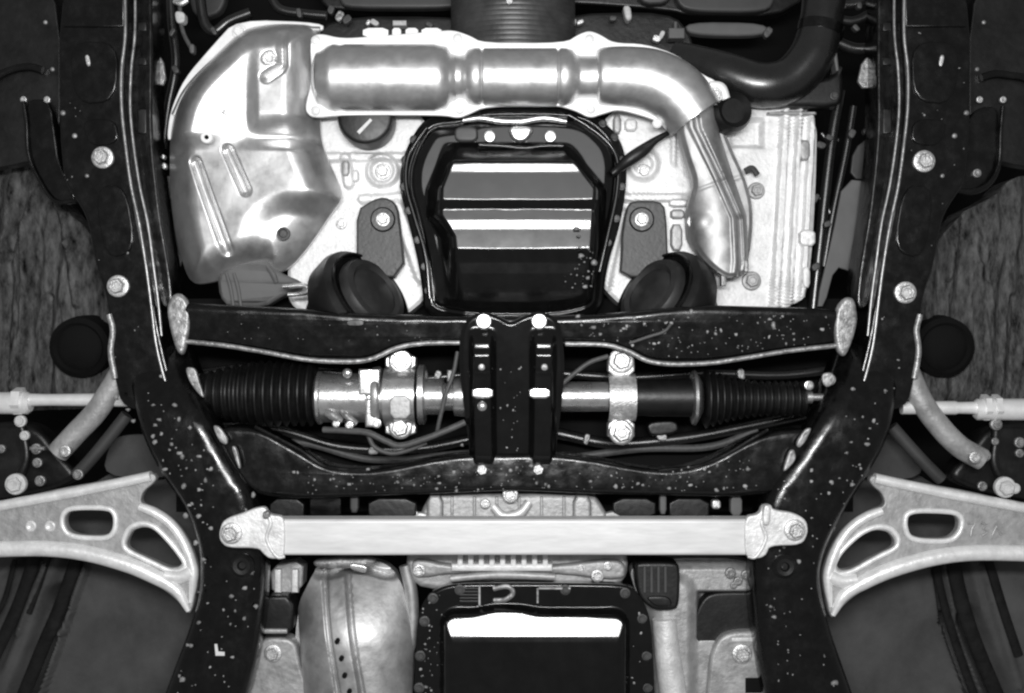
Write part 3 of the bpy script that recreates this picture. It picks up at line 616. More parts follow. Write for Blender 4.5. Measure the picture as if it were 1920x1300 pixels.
MB().box(897, 1098, 901, 1136, 0.0255, 0.004, 0.0006).build("rim_rib", ALUD, tp)
MB().box(1010, 1102, 1070, 1106, 0.0255, 0.004, 0.0006).build("rim_rib", RUSTY, tp)
MB().box(1006, 1104, 1010, 1132, 0.0255, 0.004, 0.0006).build("rim_rib", RUSTY, tp)
splashes(tp, [(784, 1140), (830, 1110), (830, 1300), (784, 1320)], 0.0275, 40, 1, 4); splashes(tp, [(1185, 1120), (1216, 1160), (1220, 1300), (1185, 1300)], 0.0275, 30, 1, 3.5)

# ------------------------------------------------------------------ catalyst bulge, rear gearbox mount castings, connector
ct = thing("catalyst", "bulging steel catalyst body with a drilled seam strip beside the transmission pan", "catalyst", 660, 1200, 0.03)
def ctfn(x, y, e):
    x = 960 + (x - 960) * 1.045; y = 650 + (y - 650) * 1.045   # pressed belly hangs nearer the lens than its rim
    h = 95 * np.sqrt(np.clip(1 - ((x - 662 - (y - 1200) * 0.06) / 118.0) ** 2, 0, 1)) * sst(1030, 1215, y) ** 0.8
    xs = 632 + (y - 1160) * 0.17
    h = h + 4 * (1 - sst(15, 20, np.abs(x - xs))) - 6 * (1 - sst(1, 6, np.abs(np.abs(x - xs) - 24)))
    return h - 10 * (1 - sst(0, 10, np.abs(y - 1085 + 6 * np.sin(x * .05))))
MB().relief([(552, 1200), (562, 1130), (585, 1085), (600, 1050), (720, 1046), (756, 1085), (774, 1140), (780, 1230), (772, 1360), (590, 1360), (562, 1270)], 0.07, ctfn, (665, 1210), N=240, K=70, skirt=0.02).build("shell", CAT, ct)
for x, y in ((632, 1203), (640, 1235), (646, 1267), (655, 1297)):
    MB().lathe(W(x, y, 0.004), (0, 0, -1), [(-0.01, 4.5 * S), (0.002, 4.5 * S), (0.002, 0.1 * S)], 14).build("drilled_hole", BAY, ct)
MB().plate([(585, 1050), (700, 1046), (705, 1062), (640, 1068), (590, 1066)], 0.02, 0.02, 0.004).build("clamp_band", RUSTY, ct)
MB().plate([(654, 1056), (690, 1062), (686, 1076), (656, 1068)], 0.013, 0.006, 0.0015).build("clamp_tab", STEEL, ct)
MB().tube([(760, 1060, 0.05, 12), (772, 1120, 0.05, 12), (770, 1200, 0.05, 12), (740, 1290, 0.05, 13), (730, 1360, 0.05, 13)], 12).build("side_pipe", PIPE, ct)
ml = thing("mount_casting", "dull grey mount casting with one bolt and black rubber block beside the catalyst", "casting", 520, 1220, 0.06)
MB().plate([(484, 1196), (552, 1196), (562, 1250), (592, 1330), (592, 1360), (440, 1360), (474, 1260)], 0.05, 0.03, 0.004).build("casting", ALUD, ml)
hexbolt(ml, 512, 1225, 0.05, 17)
MB().plate([(492, 1118), (550, 1118), (548, 1196), (486, 1196)], 0.046, 0.04, 0.004, smooth=1).build("rubber_block", RUB, ml)
MB().box(490, 1180, 538, 1189, 0.042, 0.01, 0.002).build("rubber_edge", ALUD, ml)
MB().plate([(505, 1062), (570, 1050), (566, 1112), (510, 1118)], 0.07, 0.03, 0.003, smooth=1).build("bracket", ALUD, ml)
for x in (520, 552): MB().box(x - 6, 1068, x + 7, 1112, 0.062, 0.01, 0.002).build("bracket_rib", ALU, ml)
mr = thing("gearbox_casting", "dull grey gearbox casting with a black arched recess beside the subframe arm", "casting", 1320, 1200, 0.06)
def mrfn(x, y, e):
    return 18 * sst(0, 20, e) + 16 * (1 - sst(20, 46, capd(x, y, 1262, 1110, 1262, 1340))) - 40 * (1 - sst(-6, 12, np.maximum(np.abs(x - 1385) - 72, np.abs(y - 1150) - 36)))
MB().relief([(1175, 1048), (1440, 1046), (1440, 1140), (1450, 1260), (1470, 1360), (1215, 1360), (1216, 1170), (1195, 1120)], 0.06, mrfn, (1300, 1190), N=240, K=70, skirt=0.03).build("casting", ALUD, mr)
MB().plate([(1302, 1190), (1304, 1150), (1322, 1118), (1350, 1110), (1440, 1110), (1440, 1192), (1360, 1192), (1330, 1215), (1316, 1250)], 0.049, 0.02, 0.003).build("rubber_recess", RUB, mr)
MB().plate([(1322, 1360), (1332, 1230), (1350, 1195), (1380, 1184), (1432, 1184), (1460, 1360)], 0.036, 0.03, 0.004).build("mount_plate", ALUD, mr)
hexbolt(mr, 1391, 1226, 0.036, 19)
MB().box(1372, 1196, 1412, 1204, 0.034, 0.004, 0.001).build("plate_rib", ALU, mr)
MB().box(1398, 1272, 1428, 1300, 0.034, 0.004, 0.001).build("plate_slot", BAY, mr)
for x, y, r in ((1370, 1075, 10), (1384, 1090, 8), (1398, 1078, 8), (1376, 1098, 6)): hexbolt(mr, x, y, 0.042, r, RUSTY)
MB().tube([(1245, 1160, 0.04, 22), (1252, 1230, 0.04, 24), (1262, 1300, 0.04, 26), (1270, 1360, 0.04, 26)], 18).build("cast_tube", ALU, mr)
cn = thing("wiring_connector", "black plastic wiring connector between the transmission pan and grey casting", "connector", 1232, 1100, 0.04)
MB().plate([(1190, 1060), (1200, 1054), (1268, 1054), (1276, 1066), (1274, 1138), (1262, 1146), (1226, 1146), (1196, 1120)], 0.028, 0.04, 0.004).build("housing", RUB, cn)
for k in range(4): MB().box(1206 + k * 13, 1062, 1212 + k * 13, 1112, 0.026, 0.006, 0.001).build("connector_rib", BOXG, cn)
MB().plate([(1208, 1118), (1255, 1118), (1262, 1138), (1230, 1140)], 0.025, 0.008, 0.002).build("latch", BLKD, cn)

# ------------------------------------------------------------------ engine block faces
eb = thing("engine_block", "bright cast aluminium engine underside around the black oil pan", "engine block", 960, 400, 0.14)
def eblfn(x, y, e):
    h = 4 * sst(0, 6, e) + 12 * (1 - sst(26, 34, np.hypot(x - 718, y - 322))) - 9 * (1 - sst(18, 24, np.hypot(x - 718, y - 322)))
    h = h + 10 * (1 - sst(6, 12, capd(x, y, 650, 300, 655, 345))) + 8 * (1 - sst(5, 10, capd(x, y, 680, 375, 760, 370))) + 9 * (1 - sst(5, 10, np.abs(y - 296)))
    return h + 10 * (1 - sst(8, 16, capd(x, y, 745, 390, 792, 520)))
MB().relief([(560, 190), (830, 190), (830, 600), (540, 600), (540, 480), (560, 300)], 0.11, eblfn, (690, 400), N=240, K=80, skirt=0.05).build("block_face", ALUB, eb)
def ebrfn(x, y, e):
    h = 4 * sst(0, 6, e)
    for xc, w, k in ((1462, 10, 14), (1488, 7, 16), (1512, 8, 12)):
        xx = x + (y - 200) * 0.055 - 10
        h = h + k * (1 - sst(w * .5, w, np.abs(xx - xc)))
    h = h + 9 * (1 - sst(24, 34, np.hypot(x - 1205, y - 310))) - 5 * (1 - sst(14, 20, np.hypot(x - 1205, y - 310)))
    h = h + 10 * (1 - sst(5, 9, np.abs(y - 372))) * (1 - sst(1270, 1300, x)) + 8 * (1 - sst(5, 10, capd(x, y, 1165, 400, 1130, 560)))
    h = h - 14 * (1 - sst(0, 10, np.maximum(np.abs(x - 1400) - 24, np.abs(y - 250) - 20))) + 6 * (1 - sst(3, 7, np.abs(x - 1262))) * (1 - sst(300, 320, y))
    return h
MB().relief([(1100, 190), (1360, 190), (1532, 196), (1530, 330), (1522, 480), (1506, 590), (1100, 600)], 0.11, ebrfn, (1310, 400), N=260, K=90, skirt=0.05).build("block_face", ALUB, eb)
for x, y, r in ((1418, 358, 16), (1409, 527, 18), (718, 322, 15), (1207, 322, 14), (640, 420, 10), (1265, 380, 10)): hexbolt(eb, x, y, 0.105, r, ALUD if r > 15 else BOLT)
MB().tube([(1396, 322, 0.09, 6), (1410, 316, 0.088, 6), (1420, 328, 0.09, 6)], 8).build("pipe_clip", MOUNT, eb)
for x0, y0, x1, y1 in ((1440, 208, 1532, 216), (1500, 262, 1520, 300), (1500, 430, 1530, 462), (1505, 500, 1520, 540), (1150, 215, 1165, 250), (1172, 222, 1195, 245), (640, 300, 655, 330), (660, 318, 672, 340), (1255, 372, 1290, 388), (1258, 392, 1284, 410), (1258, 420, 1280, 470)):
    MB().plate([(x0, y0), (x1, y0), (x1, y1), (x0, y1)], 0.097, 0.02, 0.003, smooth=1).build("casting_lug", random.choice((ALUB, ALU, ALUD)), eb)
for k in range(6): # worn vertical cast lettering, not legible
    MB().box(1424, 396 + k * 22, 1438, 399 + k * 22, 0.1068, 0.002, 0.0003).build("cast_mark", ALUB, eb)
    if k % 2: MB().box(1424, 402 + k * 22, 1427, 410 + k * 22, 0.1068, 0.002, 0.0003).build("cast_mark", ALUB, eb)

of = thing("oil_filter", "round black oil filter with a white paint dash, half hidden by the exhaust shield", "oil filter", 690, 230, 0.07)
MB().lathe(W(690, 228, 0.09), (0, 0, -1), [(-0.01, 55 * S), (0.02, 56 * S), (0.028, 53 * S), (0.031, 46 * S), (0.031, 2 * S)], 40).build("canister", RUB, of)
MB().plate([(694, 222), (698, 226), (674, 252), (669, 247)], 0.0575, 0.002, 0.0004, smooth=0).build("paint_dash", MARK, of)

# ------------------------------------------------------------------ engine mounts
def mount(right):
    X = (lambda p: mir(p, 1921)) if right else (lambda p: p); cx = 1921 if right else 0; q = (lambda x: 1921 - x) if right else (lambda x: x)
    t = thing("engine_mount", "round black rubber engine mount with grey bolted tab, " + ("below the bent exhaust pipe" if right else "beside the ribbed heat shield"), "engine mount", q(700), 500, 0.06)
    if right: pts = [(1166, 470), (1166, 440), (1174, 392), (1184, 376), (1236, 376), (1250, 392), (1254, 520), (1162, 520)]
    else: pts = [(668, 480), (668, 394), (699, 374), (720, 369), (740, 378), (748, 400), (760, 520), (666, 520)]
    b = MB().plate(pts, 0.082, 0.02, 0.003, smooth=1).build("bracket_tab", MOUNT, t)
    x = 1203 if right else 718
    MB().lathe(W(x, 412, 0.082), (0, 0, -1), [(-0.002, 25 * S), (0.0015, 25 * S), (0.003, 22 * S), (0.003, 12 * S)], 28).build("washer", BLKD, b)
    hexbolt(b, x, 412, 0.079, 14, BOLT)
    ax = Vector((0.72 if not right else -0.72, -0.5, -0.5)); f = 1.0 * S
    c = W(q(668), 575, 0.07)
    MB().lathe(c, ax, [(-0.03, 80 * f), (-0.01, 108 * f), (0.012, 112 * f), (0.02, 108 * f), (0.024, 98 * f), (0.026, 92 * f), (0.022, 84 * f), (0.02, 20 * f)], 48).build("rubber_body", RUB, t)
    MB().lathe(c, ax, [(0.015, 80 * f), (0.030, 78 * f), (0.036, 72 * f), (0.038, 60 * f), (0.034, 52 * f), (0.038, 40 * f), (0.040, 2 * f)], 48).build("cup_disc", BOXD, t)
    MB().lathe(c + ax.normalized() * 0.026, ax, [(0, 97 * f), (0.002, 97 * f), (0.003, 94 * f), (0.002, 91 * f), (0, 91 * f)], 48).build("steel_ring", BLK, t)
    MB().plate(X([(560, 612), (575, 560), (600, 515), (650, 500), (700, 560), (700, 612)]), 0.05, 0.05, 0.012).build("mount_cover", RUB, t)
mount(False); mount(True)

# ------------------------------------------------------------------ engine oil pan
op = thing("engine_oil_pan", "gloss black stepped engine oil pan with bolted rim between the engine mounts", "oil pan", 960, 400, 0.03)
opo = [(900, 198), (1066, 198), (1118, 214), (1162, 258), (1176, 305), (1173, 365), (1160, 433), (1136, 505), (1128, 610), (796, 610), (790, 520), (765, 410), (750, 362), (750, 318), (762, 278), (784, 238), (806, 218), (868, 212)]
def opfn(x, y, e):
    x = 960 + (x - 960) * 1.034; y = 650 + (y - 650) * 1.034   # pressed belly hangs nearer the lens than its rim
    flange = 0.22 * np.minimum(e, 42) + 3 * sst(0, 5, e) - 4 * (1 - sst(0, 5, np.abs(e - 22)))
    # walls: chamfered box of the sump
    lx = np.interp(y, [240, 300, 350, 400, 440, 600], [830, 812, 792, 790, 815, 832]); rx = np.interp(y, [240, 300, 350, 440, 600], [1075, 1105, 1145, 1140, 1128])
    wl = sst(0, 40, x - lx); wr = sst(0, 32, rx - x)
    cor = sst(0, 26, (1130 - x) * 0.64 + (y - 308) * 0.77 + 5) 
    wt = sst(262, 306, y)
    # belly profile along y, height in px
    ys = np.array([258, 300, 304, 322, 374, 390, 411, 428, 466, 490, 512, 620.0])
    sl = np.array([50, 20, -4.5, 1.5, -24, 2.0, -3.0, 1.5, -20, -9, -14.0])
    prof = np.interp(y, ys, np.concatenate([[0], np.cumsum(np.diff(ys) * np.tan(np.radians(sl)))]))
    return flange + prof * wl * wr * np.minimum(cor, 1) 
MB().relief(opo, 0.085, opfn, (958, 410), N=300, K=120, skirt=0.012, power=0.85).build("pressed_pan", PAN, op, ang=80)
for x, y in ((776, 262), (760, 300), (757, 350), (766, 395), (783, 450), (796, 500), (803, 545), (1130, 232), (1152, 258), (1166, 300), (1166, 350), (1156, 410), (1140, 455), (1090, 214)): hexbolt(op, x, y, 0.083, 8, BLKD)
# stiffening lip and ribs of the front rim
MB().tube([(800, 240, 0.078, 5), (780, 268, 0.078, 5), (764, 300, 0.078, 5), (762, 350, 0.078, 5), (778, 410, 0.078, 5), (798, 480, 0.078, 5), (806, 560, 0.078, 5)], 10).build("rim_bead", PAN, op)
MB().tube([(1066, 216, 0.078, 5), (1100, 236, 0.078, 5), (1140, 268, 0.078, 5), (1158, 305, 0.078, 5), (1156, 365, 0.078, 5), (1140, 440, 0.078, 5), (1124, 510, 0.078, 5)], 10).build("rim_bead", PAN, op)
MB().tube([(868, 226, 0.075, 5), (900, 222, 0.074, 6), (940, 228, 0.074, 6), (980, 228, 0.074, 6), (1020, 222, 0.074, 6), (1062, 228, 0.075, 5)], 10).build("rim_bead", STEEL, op)
MB().tube([(898, 272, 0.066, 4), (940, 274, 0.066, 4), (985, 278, 0.066, 4), (1020, 274, 0.066, 4), (1056, 274, 0.066, 4)], 10).build("rim_bead", PAN, op)
MB().plate([(950, 236), (1005, 236), (990, 262), (975, 268), (960, 262)], 0.068, 0.02, 0.004).build("rim_web", STEEL, op)
for x in (918, 1032): hexbolt(op, x, 256, 0.072, 11, STEEL)
MB().plate([(852, 236), (896, 236), (896, 266), (852, 266)], 0.070, 0.02, 0.003).build("rim_pad", BOXG, op)
rivet(op, 895, 304, 0.056, 10, PAN, "plug")
splashes(op, [(1085, 360), (1125, 360), (1120, 400), (1085, 400)], 0.0498, 9, 1.5, 5)
splashes(op, [(1060, 430), (1120, 430), (1110, 540), (1060, 540)], 0.0425, 30, 1.5, 6)
wr = MB().tube([(1252, 250, 0.075, 5), (1228, 264, 0.07, 7), (1205, 283, 0.065, 12), (1180, 300, 0.065, 12), (1158, 318, 0.07, 8), (1148, 326, 0.07, 6)], 12).build("sensor_lead", RUB)
tag(wr, "black sensor lead running from the oil pan rim to the exhaust elbow", "cable")

# ------------------------------------------------------------------ front exhaust shield: two cans and an elbow over a bright flange
ex = thing("exhaust_shield", "bright pressed exhaust shield of two cans and an elbow crossing above the oil pan", "exhaust shield", 960, 150, 0.05)
fl = [(580, 70), (600, 62), (640, 72), (700, 68), (820, 58), (850, 56), (880, 66), (905, 80), (1060, 80), (1085, 64), (1105, 57), (1125, 64), (1150, 80), (1210, 82), (1270, 102), (1318, 140), (1345, 152), (1362, 180), (1345, 200), (1300, 190), (1262, 240), (1215, 220), (1160, 205), (1130, 214), (1106, 222), (1080, 208), (1040, 196), (910, 200), (880, 214), (860, 222), (830, 216), (640, 216), (585, 222), (570, 205), (585, 150)]
MB().plate(fl, 0.058, 0.006, 0.0015).build("flange", SHDP, ex)
xl(MB(), 148, 0.06, [(588, 30), (596, 48), (602, 50), (618, 60), (628, 63), (640, 61), (650, 63), (815, 63), (826, 60), (838, 58), (846, 46), (856, 42)], 48).build("front_can", SHD, ex, ang=60)
xl(MB(), 146, 0.06, [(852, 42), (862, 40), (872, 42), (878, 51), (890, 54), (899, 54), (904, 50), (909, 54), (1041, 54), (1046, 50), (1051, 54), (1060, 54), (1072, 51), (1080, 42), (1088, 40), (1118, 40), (1124, 44)], 48).build("rear_can", SHD, ex, ang=60)
MB().tube([(1118, 145, 0.06, 44), (1128, 145, 0.06, 54), (1180, 146, 0.06, 57), (1225, 154, 0.06, 59), (1265, 175, 0.06, 59), (1292, 205, 0.06, 57), (1304, 222, 0.06, 55)], 40, n=10).build("elbow", SHD, ex, ang=60)
for x, y in ((592, 76), (592, 208), (858, 72), (862, 206), (1105, 74), (1108, 205), (1338, 178), (1232, 232)): rivet(ex, x, y, 0.0575, 9, SHDP, "spot_weld")
for x0, x1 in ((680, 728), (735, 752), (760, 784), (790, 828)): MB().plate([(x0, 52), (x1, 52), (x1, 70), (x0, 70)], 0.062, 0.008, 0.001, smooth=1).build("flange_tab", SHDP, ex)
hexbolt(ex, 1340, 178, 0.057, 17, BOLT); MB().tube([(1330, 160, 0.055, 8), (1352, 164, 0.055, 9), (1362, 186, 0.055, 8)], 10).build("corner_loop", SHDP, ex)

pp = thing("exhaust_down_pipe", "stained steel exhaust pipe with welded seam running down from the shield elbow", "exhaust pipe", 1340, 370, 0.07)
ppo = [(1262, 238), (1300, 206), (1342, 200), (1372, 280), (1398, 335), (1412, 390), (1410, 450), (1398, 512), (1372, 522), (1352, 524), (1318, 500), (1288, 452), (1286, 385), (1296, 350), (1278, 300)]
def ppfn(x, y, e):
    x = 960 + (x - 960) * 1.025; y = 650 + (y - 650) * 1.025   # pressed belly hangs nearer the lens than its rim
    xc = np.interp(y, [200, 240, 310, 400, 460, 530], [1296, 1300, 1322, 1352, 1356, 1352])
    h = 52 * np.sqrt(np.clip(1 - ((x - xc) / 56.0) ** 2, 0, 1)) + 6 * sst(0, 8, e)
    xs = np.interp(y, [200, 240, 330, 410, 490, 530], [1302, 1308, 1352, 1388, 1392, 1388])
    h = h - 8 * (1 - sst(2, 7, np.abs(x - xs))) + 5 * (1 - sst(3, 9, np.abs(x - xs + 12)))
    h = h - 1.5 * (1 - sst(0, 6, np.abs(y - 345 + 0.35 * (x - 1340)))) + 14 * (1 - sst(0, 40, np.hypot(x - 1302, y - 420)))
    h = h + 0.7 * np.sin(x * .11 + y * .07) * np.sin(y * .06)
    return h
MB().relief(ppo, 0.085, ppfn, (1340, 380), N=240, K=80, skirt=0.02).build("pipe_shell", PIPE, pp, ang=70)
hexbolt(pp, 1300, 416, 0.072, 12, BOLT); rivet(pp, 1303, 328, 0.062, 6, STEEL, "rivet")
for x0, y0, x1, y1 in ((1352, 506, 1362, 536), (1378, 490, 1386, 520), (1396, 488, 1404, 510), (1340, 498, 1376, 504)): MB().box(x0, y0, x1, y1, 0.06, 0.012, 0.0015).build("clamp_prong", RUSTY, pp)
MB().lathe(W(1362, 215, 0.085), (0.2, 0, -1), [(0, 42 * S), (0.02, 40 * S), (0.028, 34 * S), (0.022, 24 * S), (0.022, S)], 30).build("rubber_grommet", RUB, pp)

# ------------------------------------------------------------------ the big ribbed heat shield
hs = thing("heat_shield", "big bright ribbed heat shield with curved edge flange beside the engine", "heat shield", 470, 280, 0.06)
hso = [(606, 48), (520, 44), (460, 52), (415, 92), (360, 148), (330, 200), (318, 260), (318, 330), (322, 400), (335, 470), (357, 536), (408, 529), (430, 516), (497, 499), (514, 516), (546, 502), (585, 455), (620, 402), (645, 372), (628, 328), (605, 275), (600, 240), (604, 140)]
RX = [520, 470, 430, 390, 350, 325, 318, 318, 330, 350]
def hsfn(x, y, e):
    x = 960 + (x - 960) * 1.028; y = 650 + (y - 650) * 1.028   # pressed belly hangs nearer the lens than its rim
    roll = np.sqrt(sst(0, 62, e))
    upper = 76 - 0.20 * (x - 370) - 0.12 * (y - 150)          # facet sloping down towards the engine
    lower = 50 + 0.07 * (x - 430) + 0.0 * y                   # nearly level panel
    k = sst(246, 284, y)
    h = upper * (1 - k) + lower * k
    plateau = sst(456, 488, x) * (1 - sst(210, 262, y))       # raised land that carries the front can
    h = h * (1 - plateau) + 66 * plateau
    rr = np.hypot((x - 548) * 0.95, y - 462)
    q = 1 - sst(58, 108, rr)                                  # sunk face around the bolt
    h = h - q * (22 + 0.19 * (x - 530))
    for x0, y0, x1, y1 in ((362, 302, 422, 468), (424, 280, 458, 356)):
        h = h - 9 * (1 - sst(3, 14, capd(x, y, x0, y0, x1, y1)))   # pressed swages
    jd = np.minimum(capd(x, y, 529, 62, 530, 122), capd(x, y, 528, 126, 500, 146))
    h = h - 11 * np.clip(1 - jd / 13.0, 0, 1)
    h = h - 9 * (1 - sst(8, 14, np.hypot(x - 505, y - 110)))
    return h * roll + 0.8 * np.sin(x * .05) * np.sin(y * .04)
MB().relief(hso, 0.095, hsfn, (470, 290), N=320, K=120, skirt=0.006).build("pressed_shell", SHD, hs, ang=75)
MB().plate([(606, 42), (443, 36), (399, 84), (344, 148), (318, 210), (312, 262), (322, 262), (334, 210), (360, 165), (402, 128), (445, 98), (500, 66), (540, 60), (606, 60)], 0.097, 0.006, 0.0015).build("edge_flange", SHDP, hs)
MB().tube([(600, 56, 0.092, 6), (540, 56, 0.09, 7), (498, 62, 0.09, 8), (440, 94, 0.09, 8), (394, 124, 0.09, 7), (350, 170, 0.092, 6), (326, 216, 0.094, 5)], 12).build("rolled_bead", PIPE, hs)
hexbolt(hs, 449, 60, 0.096, 14, SHDP); hexbolt(hs, 505, 112, 0.068, 11, SHD)
for x, y, r, d in ((388, 258, 12, 0.052),):
    w_ = MB().lathe(W(x, y, d), (0, 0, -1), [(-0.006, r * S), (0.002, r * S), (0.003, r * 0.85 * S), (0.003, r * 0.35 * S), (0.0, r * 0.3 * S)], 24).build("washer", SHDP, hs)
    MB().lathe(W(x, y, d - 0.0025), (0, 0, -1), [(0, 4 * S), (0.0012, 4 * S), (0.0012, 0.2 * S)], 14).build("washer_hole", BAY, w_)
MB().lathe(W(531, 438, 0.060), (0, 0, -1), [(-0.004, 13 * S), (0.001, 13 * S), (0.001, 9 * S), (-0.001, 7 * S), (-0.001, 0.3 * S)], 22).build("bolt_pocket", MOUNT, hs)
hexbolt(hs, 420, 210, 0.046, 5, SHD)
sl = thing("insulation_sleeve", "grey soft insulation sleeve sticking out below the ribbed heat shield", "sleeve", 480, 545, 0.08)
MB().plate([(405, 520), (440, 490), (500, 486), (520, 510), (560, 526), (566, 540), (524, 558), (498, 576), (428, 576), (410, 556)], 0.085, 0.03, 0.005, smooth=1, tilt=lambda x, y: 0.0025 * math.sin(x * 0.16)).build("sleeve_cloth", PANEL, sl)
for x in (432, 446): MB().tube([(x - 8, 512, 0.083, 3), (x, 540, 0.082, 3.5), (x + 6, 576, 0.083, 3)], 8).build("stitched_fold", PANEL, sl)
MB().tube([(502, 500, 0.082, 4), (512, 515, 0.08, 5), (518, 530, 0.082, 4)], 8).build("stitched_fold", PANEL, sl)
cl = tag(MB().tube([(530, 538, 0.05, 4), (570, 536, 0.05, 5), (578, 546, 0.05, 6), (560, 552, 0.05, 4), (540, 553, 0.05, 4)], 10).build("hose_clamp", STEEL), "small bright hose clamp beside the grey insulation sleeve", "clamp")

# ------------------------------------------------------------------ front of the engine: pulley, shroud, hose
pu = thing("crank_pulley", "dark ribbed crank pulley seen edge on above the exhaust shield", "pulley", 962, 30, 0.2)
f = fs(0.2)
pr = []
for i in range(24):
    t = -95 + i * 9; pr += [(t, 118), (t + 2, 117.2), (t + 4, 118)]
MB().lathe(W(962, 0, 0.22), (0, 1, 0), [(a * f, b * f) for a, b in pr], 64).build("ribbed_drum", PUL, pu)
hexbolt(pu, 955, 4, 0.142, 10, BOLT)
sh = thing("fan_shroud", "dark plastic radiator fan shroud along the front edge of the engine", "shroud", 960, 0, 0.3)
MB().plate([(560, -120), (600, 12), (640, 20), (860, 20), (900, 6), (1080, 6), (1260, 20), (1290, 30), (1500, 30), (1560, -120)], 0.30, 0.03, 0.004).build("shroud_body", BLKD, sh)
for pts, m in (([(628, -80), (634, 2), (652, 16), (850, 16), (884, 2), (890, -80)], BOXG), ([(1256, -80), (1266, 2), (1290, 22), (1440, 24), (1456, -6), (1460, -80)], BOXG), ([(1284, 40), (1440, 42), (1438, 68), (1290, 66)], PANEL), ([(1190, -60), (1260, -60), (1262, 6), (1196, 8)], BOXG), ([(350, -60), (430, -60), (420, 20), (380, 36), (356, 20)], BOXG)):
    MB().plate(pts, 0.28, 0.02, 0.004).build("shroud_panel", m, sh)
MB().plate([(600, 30), (880, 30), (905, 60), (905, 110), (600, 110)], 0.24, 0.03, 0.004).build("lower_edge", BLKD, sh)
MB().plate([(1030, 26), (1260, 20), (1300, 70), (1300, 120), (1030, 120)], 0.24, 0.03, 0.004).build("lower_edge", BLKD, sh)
for x, y, r, m in ((690, 42, 6, BOLT), (702, 42, 8, CLIP), (1074, 42, 8, CLIP), (1088, 41, 7, BOLT), (1150, 34, 7, MOUNT), (636, 30, 10, RUSTY), (650, 36, 9, MOUNT), (620, 18, 8, MOUNT), (1232, 72, 8, BOLT), (1241, 65, 8, CLIP), (805, 46, 7, MOUNT)):
    rivet(sh, x, y, 0.22, r, m, "clip")
MB().box(736, 38, 762, 48, 0.215, 0.02, 0.002).build("clip", CLIP, sh)
MB().plate([(1168, 10), (1182, 10), (1186, 34), (1178, 40), (1172, 32)], 0.215, 0.02, 0.003, smooth=1).build("clip", CLIP, sh)
MB().plate([(1254, 52), (1264, 52), (1264, 40), (1270, 40), (1270, 52), (1284, 52), (1284, 72), (1254, 72)], 0.20, 0.02, 0.002, smooth=0).build("clip", PANEL, sh)

ho = thing("coolant_hose", "thick black rubber coolant hose curving down beside the exhaust elbow", "hose", 1450, 110, 0.08)
MB().tube([(1262, 112, 0.12, 34), (1300, 122, 0.11, 37), (1360, 140, 0.09, 40), (1425, 160, 0.08, 42), (1480, 150, 0.08, 42), (1522, 104, 0.08, 42), (1540, 40, 0.085, 40), (1546, -20, 0.09, 40), (1548, -80, 0.09, 40)], 32, n=12).build("hose_body", HOSE, ho, ang=70)
MB().tube([(1536, 66, 0.083, 43), (1540, 48, 0.084, 43)], 32, smooth=False).build("spring_clamp", BLK, ho)
bt = thing("tensioner_bracket", "black bracket block below the coolant hose against the engine face", "bracket", 1480, 190, 0.1)
MB().plate([(1400, 150), (1560, 150), (1572, 120), (1580, 120), (1584, 196), (1540, 202), (1410, 196)], 0.085, 0.03, 0.006).build("block", RUB, bt)
for x, y, r in ((1466, 176, 9), (1468, 192, 9), (1564, 180, 8), (1538, 112, 8)): rivet(bt, x, y, 0.083, r, MOUNT, "stud")
MB().plate([(1562, 98), (1570, 98), (1574, 132), (1568, 134)], 0.07, 0.02, 0.002, smooth=0).build("pin", PANEL, bt)
hb = thing("hose_bundle", "bundle of thin black hoses and pale clips beside the coolant hose", "hoses", 1600, 50, 0.1)
for k, (p, r) in enumerate((([(1562, 34), (1600, 40), (1640, 22), (1670, 10)], 9), ([(1570, 80), (1605, 92), (1640, 86), (1660, 60)], 11), ([(1566, 0), (1590, 10), (1620, 0), (1650, -30)], 9))):
    MB().tube([(x, y, 0.10 + 0.01 * k, r) for x, y in p], 12).build("thin_hose", HOSE if k else RUB, hb)
for x, y, r, m in ((1578, 10, 8, CLIP), (1606, 52, 7, MOUNT), (1612, 10, 6, MOUNT), (1550, 50, 7, MOUNT), (1440, 60, 10, MOUNT)): rivet(hb, x, y, 0.09, r, m, "clip")
wh = thing("wire_lead", "thin pale wire lead with connector between the rail and ribbed heat shield", "wire", 345, 60, 0.12)
MB().tube([(336, -40, 0.12, 4), (338, 30, 0.12, 4), (344, 62, 0.12, 4), (358, 90, 0.12, 4)], 8).build("wire", WIRE, wh)
MB().plate([(326, 20), (346, 22), (346, 42), (330, 44)], 0.11, 0.015, 0.002).build("connector", CLIP, wh)
MB().plate([(353, 82), (364, 82), (364, 100), (355, 100)], 0.11, 0.012, 0.002).build("end_clip", PANEL, wh)
MB().tube([(326, 2, 0.11, 5), (340, 6, 0.11, 6), (352, 0, 0.11, 5)], 8).build("pipe_clip", BOLT, wh)

# grey inner panels seen between rail and engine
def ipanel(pts, d, lab, m=PANEL): tag(MB().plate(pts, d, 0.006, 0.0015, smooth=1).build("splash_panel", m), lab, "panel")
ipanel([(1582, 336), (1652, 342), (1646, 460), (1622, 580), (1600, 580), (1598, 510), (1566, 500), (1546, 575), (1530, 575), (1562, 440)], 0.12, "mid grey splash panel between the engine side and the black rail")
ipanel([(1618, 108), (1650, 108), (1660, 165), (1606, 165)], 0.09, "small wrinkled grey panel beside the coolant hose and rail", PALE)
ipanel([(284, 330), (330, 330), (330, 372), (288, 372)], 0.12, "small grey panel piece level with the upper swage of the ribbed shield")
ipanel([(292, 420), (336, 420), (346, 500), (306, 502)], 0.12, "small grey panel piece level with the lower end of the ribbed shield")
ipanel([(276, 100), (304, 104), (312, 160), (280, 158)], 0.085, "small wrinkled grey panel between rail and the wire lead", PALE)
